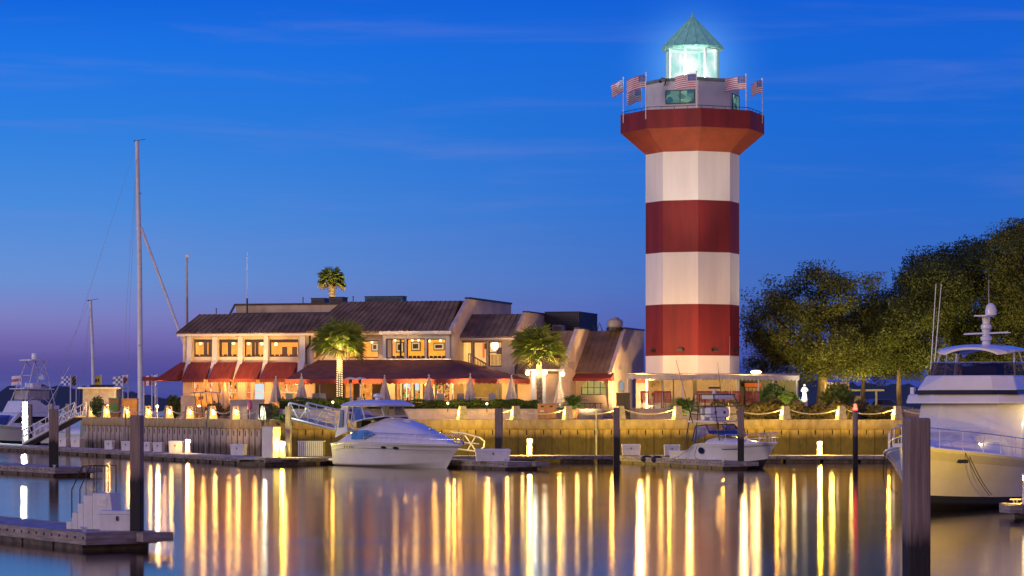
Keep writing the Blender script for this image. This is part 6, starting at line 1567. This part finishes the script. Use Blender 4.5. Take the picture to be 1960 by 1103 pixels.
hl = None
for px, py, lab in ((637,770,'glowing hedge light left of the cruiser roof'),(857,772,'glowing hedge light right of the cruiser'),(932,773,'glowing hedge light behind the dark pile')):
    D = 189.55 if px > 700 else 188.9; loc = (PX(px,D), D, PZ(py,D))
    if hl is None:
        hl = thing('hedge_light', lab, 'lamp', loc, 0, 'lights in the hedge'); b = MB(); b.ball((0,0,0), .075, 10, 8); b.build('lens', M['lw'], hl, smooth=True); b = MB(); b.lathe([(.03,-.6),(.03,-.12)], n=6); b.build('stake', M['dark_metal'], hl)
    else: dup(hl, loc, 0, lab)
    lamp('hedge_lamp', (loc[0], loc[1]-.25, loc[2]+.1), (1,.5,.07), 45, .1)

# ------------------------------------------------------------------ gangways
def gangway(name, label, p, q, wd, hgt, m, curl=True, nb=8):
    p, q = Vector(p), Vector(q); d = (q-p); dn = d.normalized(); sd = Vector((-dn.y, dn.x, 0)).normalized(); up = Vector((0,0,1))
    root = thing(name, label, 'gangway', p)
    b = MB(); b.ext([p+sd*wd/2, p-sd*wd/2, q-sd*wd/2, q+sd*wd/2], up*-.12); b.build('walkway', M['deck'], root, world=True)
    for s in (-1,1):
        b = MB(); o = sd*s*wd/2; b.tube([p+o, q+o], .06, 5); t0, t1 = p+o+up*hgt, q+o+up*hgt
        if curl: b.tube([t1, t0] + [p+o-dn*(.42*math.sin(k*.32))+up*(hgt*.5+hgt*.5*math.cos(k*.32)) for k in range(0,10)], .055, 6)
        else: b.tube([t0, t1], .05, 5); b.tube([p+o, t0], .05, 5)
        b.tube([p+o+up*hgt*.5, q+o+up*hgt*.5], .035, 5); b.tube([q+o, t1], .05, 5)
        for k in range(nb):
            a, c = p.lerp(q, k/nb)+o, p.lerp(q, (k+1)/nb)+o; b.tube([a, a+up*hgt], .03, 4); b.tube([a if k % 2 else a+up*hgt, c+up*hgt if k % 2 else c], .025, 4)
        b.build('truss_rail', m, root, world=True)
gangway('gangway', 'white truss gangway sloping down from the far end of the left quay wall', P(154,795,222)+Vector((0,0,-.05)), P(55,849,226), 1.2, 1.05, M['white'], curl=False, nb=9)
gangway('gangway', 'steel gangway with curled handrails sloping down behind the cruiser', P(572,800,185.6), P(660,822,177.0), 1.2, 1.0, M['alu'], nb=5)
# tubular ladder rack at the cruiser bow
root = thing('boat_davit', 'yellow-lit tubular davit frame on the dock in front of the cruiser bow', 'davit', P(893,866,181.4))
b = MB()
for y in (-.35,.35):
    b.tube([(-1.0,y,1.35),(-.2,y,1.25),(.85,y,.95),(1.15,y,.7),(1.1,y,.35),(.75,y,.05),(-.9,y,.25)], .05, 6); b.tube([(-.1,y,1.1),(.6,y,.1)], .04, 5); b.tube([(.55,y,1.0),(.05,y,.12)], .04, 5); b.tube([(-.9,y,.7),(.8,y,.55)], .04, 5)
for x, z in ((-1.0,1.35),(1.15,.7),(.75,.05),(-.9,.25)): b.tube([(x,-.35,z),(x,.35,z)], .04, 5)
b.build('tube_frame', M['whitepole'], root); b = MB(); b.bx(-.8,.7,-.3,.3,.52,.58); b.build('shelf', M['deck'], root)

# ------------------------------------------------------------------ left quay clutter
D = 228; root = thing('kiosk', 'small cream kiosk with a flat overhanging roof behind the left quay', 'kiosk', (PX(194,D), D, ZP))
x0, x1 = PX(164,D)-root.location.x, PX(228,D)-root.location.x; zt = PZ(745,D)-ZP
b = MB(); b.bx(x0,x1,-1.5,1.5,0,zt); b.build('wall', mat('kiosk_cream', (.6,.5,.34), .8), root); b = MB(); b.bx(x0-.38,x1+.38,-1.9,1.9,zt+.003,zt+.14); o = b.build('roof', M['trim'], root); b = MB(); b.bx(x0+.5,x1-.5,-1.0,1.0,zt+.143,zt+.35); b.build('roof_hatch', M['dark_metal'], o)
b = MB(); b.bx((x0+x1)/2-.3,x1-.15,-1.53,-1.503,.9,zt-.35); b.build('serving_hatch', M['planter'], root); b = MB(); b.bx(x1-.18,x1-.05,-1.55,-1.503,0,zt-.1); b.build('corner_post', M['trim'], root)
def cube_thing(name, label, cat, px0, px1, py0, py1, D, dep, m, lid=None, z0=ZP):
    root = thing(name, label, cat, (PX((px0+px1)/2,D), D, z0)); w = (px1-px0)*D/F; zt = PZ(py0,D)-z0
    b = MB(); b.bx(-w/2,w/2,0,dep,0,zt-.08); b.build('body', m, root, bevel=.02); b = MB(); b.bx(-w/2-.04,w/2+.04,-.04,dep+.04,zt-.077,zt); b.build('top_cover', lid or m, root, bevel=.015); b = MB(); b.bx(-w*.4,w*.4,-.022,-.004,zt*.2,zt*.75); b.build('front_panel', lid or m, root); return root
org = mat('orange_panel', (.6,.3,.08), .7)
cube_thing('storage_bin', 'large orange storage bin between the left quay lamps', 'storage bin', 233, 262, 763, 796, 219, 1.0, org)
cube_thing('vending_cabinet', 'wooden cabinet with a green top on the left quay', 'cabinet', 208, 228, 762, 796, 220.5, .8, wd, mat('green_lid', (.12,.3,.1), .7))
cube_thing('equipment_box', 'grey-blue box beside the pink buoy on the left quay', 'box', 449, 474, 779, 797, 192.4, .8, mat('blue_grey_box', (.4,.45,.48), .6))
cube_thing('newspaper_stand', 'small pale notice box beside the arched frame on the left quay', 'box', 362, 374, 774, 797, 205.6, .4, M['box'])
root = thing('mooring_buoy', 'pink oval buoy hanging near the quay corner', 'buoy', P(478,776,190.5)); b = MB(); b.ball((0,0,0), .25, 14, 10, (.75,.75,1.45)); b.build('float_body', mat('pink_buoy', (.75,.2,.28), .5), root, smooth=True); b = MB(); b.tube([(0,0,.34),(0,0,.75)], .02, 5); b.tube([(0,0,-.34),(0,0,-.85)], .03, 5); b.build('rope_loop', M['rope'], root)
root = thing('arched_frame', 'dark awning frame on slanting legs behind the left quay lamps', 'shade frame', P(397,796,203)); s_ = 203/F
b = MB(); b.ext([(-31*s_,-.7,44*s_),(0,-.7,46.5*s_),(29*s_,-.7,44*s_),(29*s_,-.7,43*s_),(0,-.7,45*s_),(-31*s_,-.7,43*s_)], (0,1.4,0)); b.build('shade_cloth', M['canvas'], root)
for k in range(5): b = MB(); x = (-23+11*k)*s_; b.tube([(x,-.6,43.2*s_),(x+5*s_,-.6,0)], .03, 5); b.build('leg', M['dark_metal'], root)
root = thing('hose_rack', 'black coiled hoses on a rack at the quay corner', 'hose rack', P(508,803,185.3)); b = MB()
for k in range(7): b.tube([((-.32+.1*k)+.02*math.sin(j), -.12-.02*(k % 2), 1.0-.14*j) for j in range(9+k % 3)], .028, 5)
b.build('hose', M['black'], root); b = MB(); b.bx(-.42,.42,-.06,.02,.9,1.02); b.bx(-.42,-.34,-.06,.02,0,.9); b.bx(.34,.42,-.06,.02,0,.9); b.build('rack', M['dark_metal'], root)

# far pier with signal flags
g = MB(); g.bx(-53,-21,266.5,269.5,2.2,2.6)
for k in range(9): g.tube([(-52+k*3.8,268,-2),(-52+k*3.8,268,2.2)], .2, 7)
root = thing('far_pier', 'low wooden pier carrying the row of signal flags behind the left quay', 'pier', (-37,268,0)); g.build('pier_deck', M['deck'], root, world=True)
YLW, BLK, ORG = mat('flag_yellow', (.6,.42,.03), .8), mat('flag_black', (.02,.02,.02), .8), mat('flag_orange_red', (.6,.06,.04), .8)
fdefs = [(41,719,17,17,lambda u,v: 0 if .33 < v < .66 else 1, [RED,WHT], 'white signal flag with a red stripe at the far left'),
         (135,720,16,17,lambda u,v: (int(u*4)+int(v*4)) % 2, [WHT,BLU], 'blue and white chequered signal flag'),
         (146,720,7,18,lambda u,v: int((u*1.2+v*2.4)*2) % 2, [YLW,BLK], 'yellow and black diagonally striped signal flag'),
         (194,719,15,18,lambda u,v: 1 if .3 < v < .68 and (.25 < u < .42 or .5 < u < .75) else 0, [YLW,BLK], 'yellow signal flag with a dark emblem'),
         (235,720,17,18,lambda u,v: (int(u*4)+int(v*4)) % 2, [WHT,mat('flag_grey', (.22,.2,.22), .8)], 'grey and white chequered signal flag'),
         (245,718,11,18,lambda u,v: 1 if abs(u-.5)+abs(v-.5) < .42 else 0, [WHT,ORG], 'white signal flag with a red diamond'),
         (291,719,16,19,lambda u,v: 1 if .36 < u < .7 or u > 2 else 0, [ORG,WHT], 'red and white signal flag left of the plain one'),
         (301,718,9,19,lambda u,v: 0, [WHT], 'plain whitish signal flag left of the restaurant')]
for k, (px, py, wp, hp, fn, ms, lab) in enumerate(fdefs):
    D = 267+.4*(k % 3); s = D/F; root = thing('signal_flag', lab, 'flag', (PX(px,D), D, 2.6), 0, 'signal flags on the far pier'); zt = PZ(py,D)-2.6
    b = MB(); b.lathe([(.07,0),(.045,zt+.1)], n=8); b.build('flagpole', M['whitepole'], root, smooth=True)
    flag_mesh('flag_cloth', wp*s*1.15, hp*s*1.0, fn, ms, root, .12, k+3, nx=12, ny=12, z=zt, amp=.07)
root = thing('flagpole', 'tall grey flagpole behind the left end of the restaurant', 'flagpole', bw(U(358,4), 4, -.5)); zt = Z(358,492,4)+.5
b = MB(); b.lathe([(.14,0),(.07,zt)], n=10); b.build('pole', M['pole'], root, smooth=True); b = MB(); b.ball((0,0,zt+.1), .13, 10, 8); b.build('finial_ball', M['whitepole'], root, smooth=True)

# ------------------------------------------------------------------ right side: slat fence, pergola, car, far wall
fence_brown = mat('fence_brown', (.1,.065,.04), .85, var=.25, scale=3)
root = thing('slat_fence', 'tall brown vertical slat fence right of the oak trunk', 'fence', (PX(1602,201), 201, ZP)); b = MB()
for k in range(12): x = (-22+k*4)*201/F; b.bx(x-.055,x+.055,-.03,.03,.3,PZ(732,201)-ZP)
b.build('slats', fence_brown, root); b = MB(); b.bx(-.9,.9,.033,.08,.6,.72); b.bx(-.9,.9,.033,.08,1.9,2.0); b.build('cross_rail', fence_brown, root)
root = thing('pergola', 'flat-topped pale pergola gate left of the straight tree', 'pergola', (PX(1658,214), 214, ZP)); s = 214/F; b = MB(); b.bx(-34*s,33*s,-.5,.5,PZ(749,214)-ZP,PZ(745.5,214)-ZP); b.build('beam', M['trim'], root)
for x in (-9,19): b = MB(); b.bx(x*s-.07,x*s+.07,-.07,.07,0,PZ(749.1,214)-ZP); b.build('post', M['trim'], root)
b = MB(); b.bx(-23*s,-10*s,-.05,.05,.1,PZ(758,214)-ZP); b.build('side_panel', M['planter'], root)
root = thing('parked_car', 'dark grey parked saloon car half hidden between two tree trunks', 'car', (PX(1690,222), 222, ZP), R(18))
cp = mat('car_paint_grey', (.16,.16,.18), .3, metal=.5, var=.05, coat=.6)
b = MB(); prof = [(-2.2,.35),(-2.25,.7),(-2.1,.92),(-1.3,.98),(1.2,.96),(2.0,.82),(2.25,.6),(2.25,.35)]; b.ext([(x,-.88,z) for x,z in prof], (0,1.76,0)); b.build('body', cp, root, smooth=True, bevel=.08)
b = MB(); lo = [(-1.55,.97),(1.15,.95)]; hi = [(-.95,1.42),(.35,1.42)]
b.add([(-1.55,-.82,.97),(1.15,-.82,.95),(.4,-.64,1.42),(-.95,-.64,1.42),(-1.55,.82,.97),(1.15,.82,.95),(.4,.64,1.42),(-.95,.64,1.42)], [(0,1,2,3),(7,6,5,4),(1,5,6,2),(0,3,7,4),(3,2,6,7)]); b.build('cabin', cp, root, bevel=.05)
for y in (-1,1):
    b = MB(); b.ext([(-1.3,y*.80,1.02),(-.3,y*.80,1.01),(-.3,y*.68,1.37),(-.9,y*.68,1.37)], (0,y*.03,0)); b.build('window', M['smoke'], root); b = MB(); b.ext([(-.22,y*.80,1.01),(.9,y*.80,1.0),(.32,y*.68,1.37),(-.22,y*.68,1.37)], (0,y*.03,0)); b.build('window', M['smoke'], root)
    for x in (-1.4,1.4):
        b = MB(); b.tube([(x,y*.72,.33),(x,y*.92,.33)], .33, 16); o = b.build('wheel', M['black'], root); b = MB(); b.tube([(x,y*.921,.33),(x,y*.93,.33)], .2, 12); b.build('rim', M['alu'], o)
    b = MB(); b.box((2.2,y*.6,.68), (.1,.3,.14)); b.build('headlight', M['white'], root); b = MB(); b.box((-2.22,y*.62,.75), (.08,.3,.12)); b.build('tail_light', mat('tail_red', (.4,.02,.02), .3), root)

# ------------------------------------------------------------------ warm lighting from seen lamps, plus added floods and fills without fittings
for px in (388, 437, 487, 545): lamp('awning_light', bw(U(px,-1.2), -1.1, Z(px,733,-1.2)), (1,.5,.13), 80, .12)
lamp('awning_light', bw(uA0-1.2, -.6, Z(350,735)), (1,.45,.12), 40, .12)
for px in (625, 672, 728, 776, 832, 880, 930): lamp('canopy_light', bw(U(px,-2.6), -2.6, Z(px,733,-2.6)), (1,.48,.09), 14 if px < 720 else 44, .12)
for px, py, v, pw in ((390,657,1.2,30),(450,657,1.2,30),(500,658,1.2,30),(545,658,1.2,35),(672,658,2.2,40),(757,654,1.8,40),(796,654,1.8,40),(836,654,1.8,40),(890,662,3.2,60),(945,664,3.2,90)):
    lamp('room_light', bw(U(px,v), v, Z(px,py,v)), (1,.6,.2), pw*.8, .12)
# added flood lights without fittings, washing the facade
for px, py, D, ax, ay, pw in ((430,766,199.5,440,660,1100),(540,766,196,540,660,900),(700,762,195.2,690,640,700),(800,762,194.8,800,640,1000),(890,762,194.6,890,640,900),(985,762,194.2,965,640,1100)):
    lamp('facade_fill', P(px,py,D), (1,.56,.17), pw*2.6, .2, spot=72, aim=P(ax,ay,204))
lamp('wing_fill', P(1120,770,190), (1,.74,.4), 900, .2, spot=100, aim=P(1150,680,203))  # spot without a fitting, added to brighten the shop wing
lamp('wing_fill', (9.35, 200.6, 3.75), (1,.62,.24), 3600, .2, spot=95, aim=(8.2, 207.5, 7.2))  # second added spot, brightens the shop's right end wall
# tower floods
lamp('tower_flood', P(1226,705,196.0), (1,.5,.13), 1100, .15)
lamp('tower_flood', P(1424,703,196.5), (1,.55,.16), 420, .15)
lamp('tower_flood', P(1320,706,195.6), (1,.55,.16), 200, .15)
for px, D, pw in ((1270,188,9500),(1390,188,6000)): lamp('tower_uplight', P(px,778,D), (1,.78,.58), pw, .3, spot=26, aim=P(1325,265,201), blend=.8)
for px in (1225, 1265, 1320, 1375, 1440, 1500): lamp('porch_light', P(px,727,197.4), (1,.56,.15), 55, .12)
# landscape lights under trees, palms
for px, py, D, pw, ax, ay in ((1575,770,199,2600,1560,600),(1505,765,197,1900,1480,620),(1640,772,203,1800,1640,640),(1690,772,197,1800,1720,650),(1770,765,197,1900,1790,600),(1840,765,198,2300,1850,580),(1930,765,196,2300,1940,590),(1500,770,190,260,1508,760)):
    lamp('landscape_light', P(px,py,D), (1,.74,.22), pw*1.2, .2, spot=125, aim=P(ax,ay,D+5), blend=1)
for px, py, D, tx, ty, pw in ((668,762,190.9,650,655,5500),(632,762,191.2,648,660,4000),(1056,764,190.8,1036,660,5000),(1012,764,190.8,1030,665,3000)): lamp('palm_light', P(px,py,D), (1,.82,.25), pw, .15, spot=42, aim=P(tx,ty,193.4))
lamp('palm_light', P(640,570,216.8), (1,.75,.3), 500, .1, spot=90, aim=P(635,535,219)); lamp('palm_light', P(650,764,192.5), (1,.9,.55), 260, .1, spot=40, aim=P(650,660,193.4))

hz_m, nt_, N_, L_ = nodes('lantern_glow_volume')  # emission-only volume paints the lantern's halo; nothing here scatters light
o_ = N_.new('ShaderNodeOutputMaterial'); v_ = N_.new('ShaderNodeEmission'); t_ = N_.new('ShaderNodeTexCoord'); ln_ = N_.new('ShaderNodeVectorMath'); ln_.operation = 'LENGTH'
L_.new(t_.outputs['Object'], ln_.inputs[0])
mr_ = N_.new('ShaderNodeMapRange'); mr_.inputs['From Min'].default_value = 7.0; mr_.inputs['From Max'].default_value = 1.2; L_.new(ln_.outputs['Value'], mr_.inputs['Value'])
pw_ = N_.new('ShaderNodeMath'); pw_.operation = 'POWER'; pw_.inputs[1].default_value = 3.0; L_.new(mr_.outputs[0], pw_.inputs[0])
ml_ = N_.new('ShaderNodeMath'); ml_.operation = 'MULTIPLY'; ml_.inputs[1].default_value = .055; L_.new(pw_.outputs[0], ml_.inputs[0])
v_.inputs[0].default_value = (.35,.85,1,1); L_.new(ml_.outputs[0], v_.inputs[1]); L_.new(v_.outputs[0], o_.inputs['Volume'])
b = MB(); b.ball((0,0,0), 7.0, 24, 14); o = b.build('lantern_glow_ball', hz_m, smooth=True); o.location = (LX, LY, ZP+(zl0+zl1)/2); tag(o, 'pale turquoise halo added as a self-glowing ball around the lantern room', 'haze', kind='stuff')

for px in (1105, 1300, 1322, 1400, 1450, 1520, 1590, 1630): lamp('shrub_fill', P(px, 790, 187.4), (1,.66,.2), 40, .1)  # fill lights without fittings, added to brighten the shrubs and cycads
for px in (720, 790, 860, 935, 1000, 1130, 1240): lamp('planter_fill', P(px, 797, 188.0), (1,.62,.22), 26, .1)  # fill lights without fittings, added to warm the planter walls
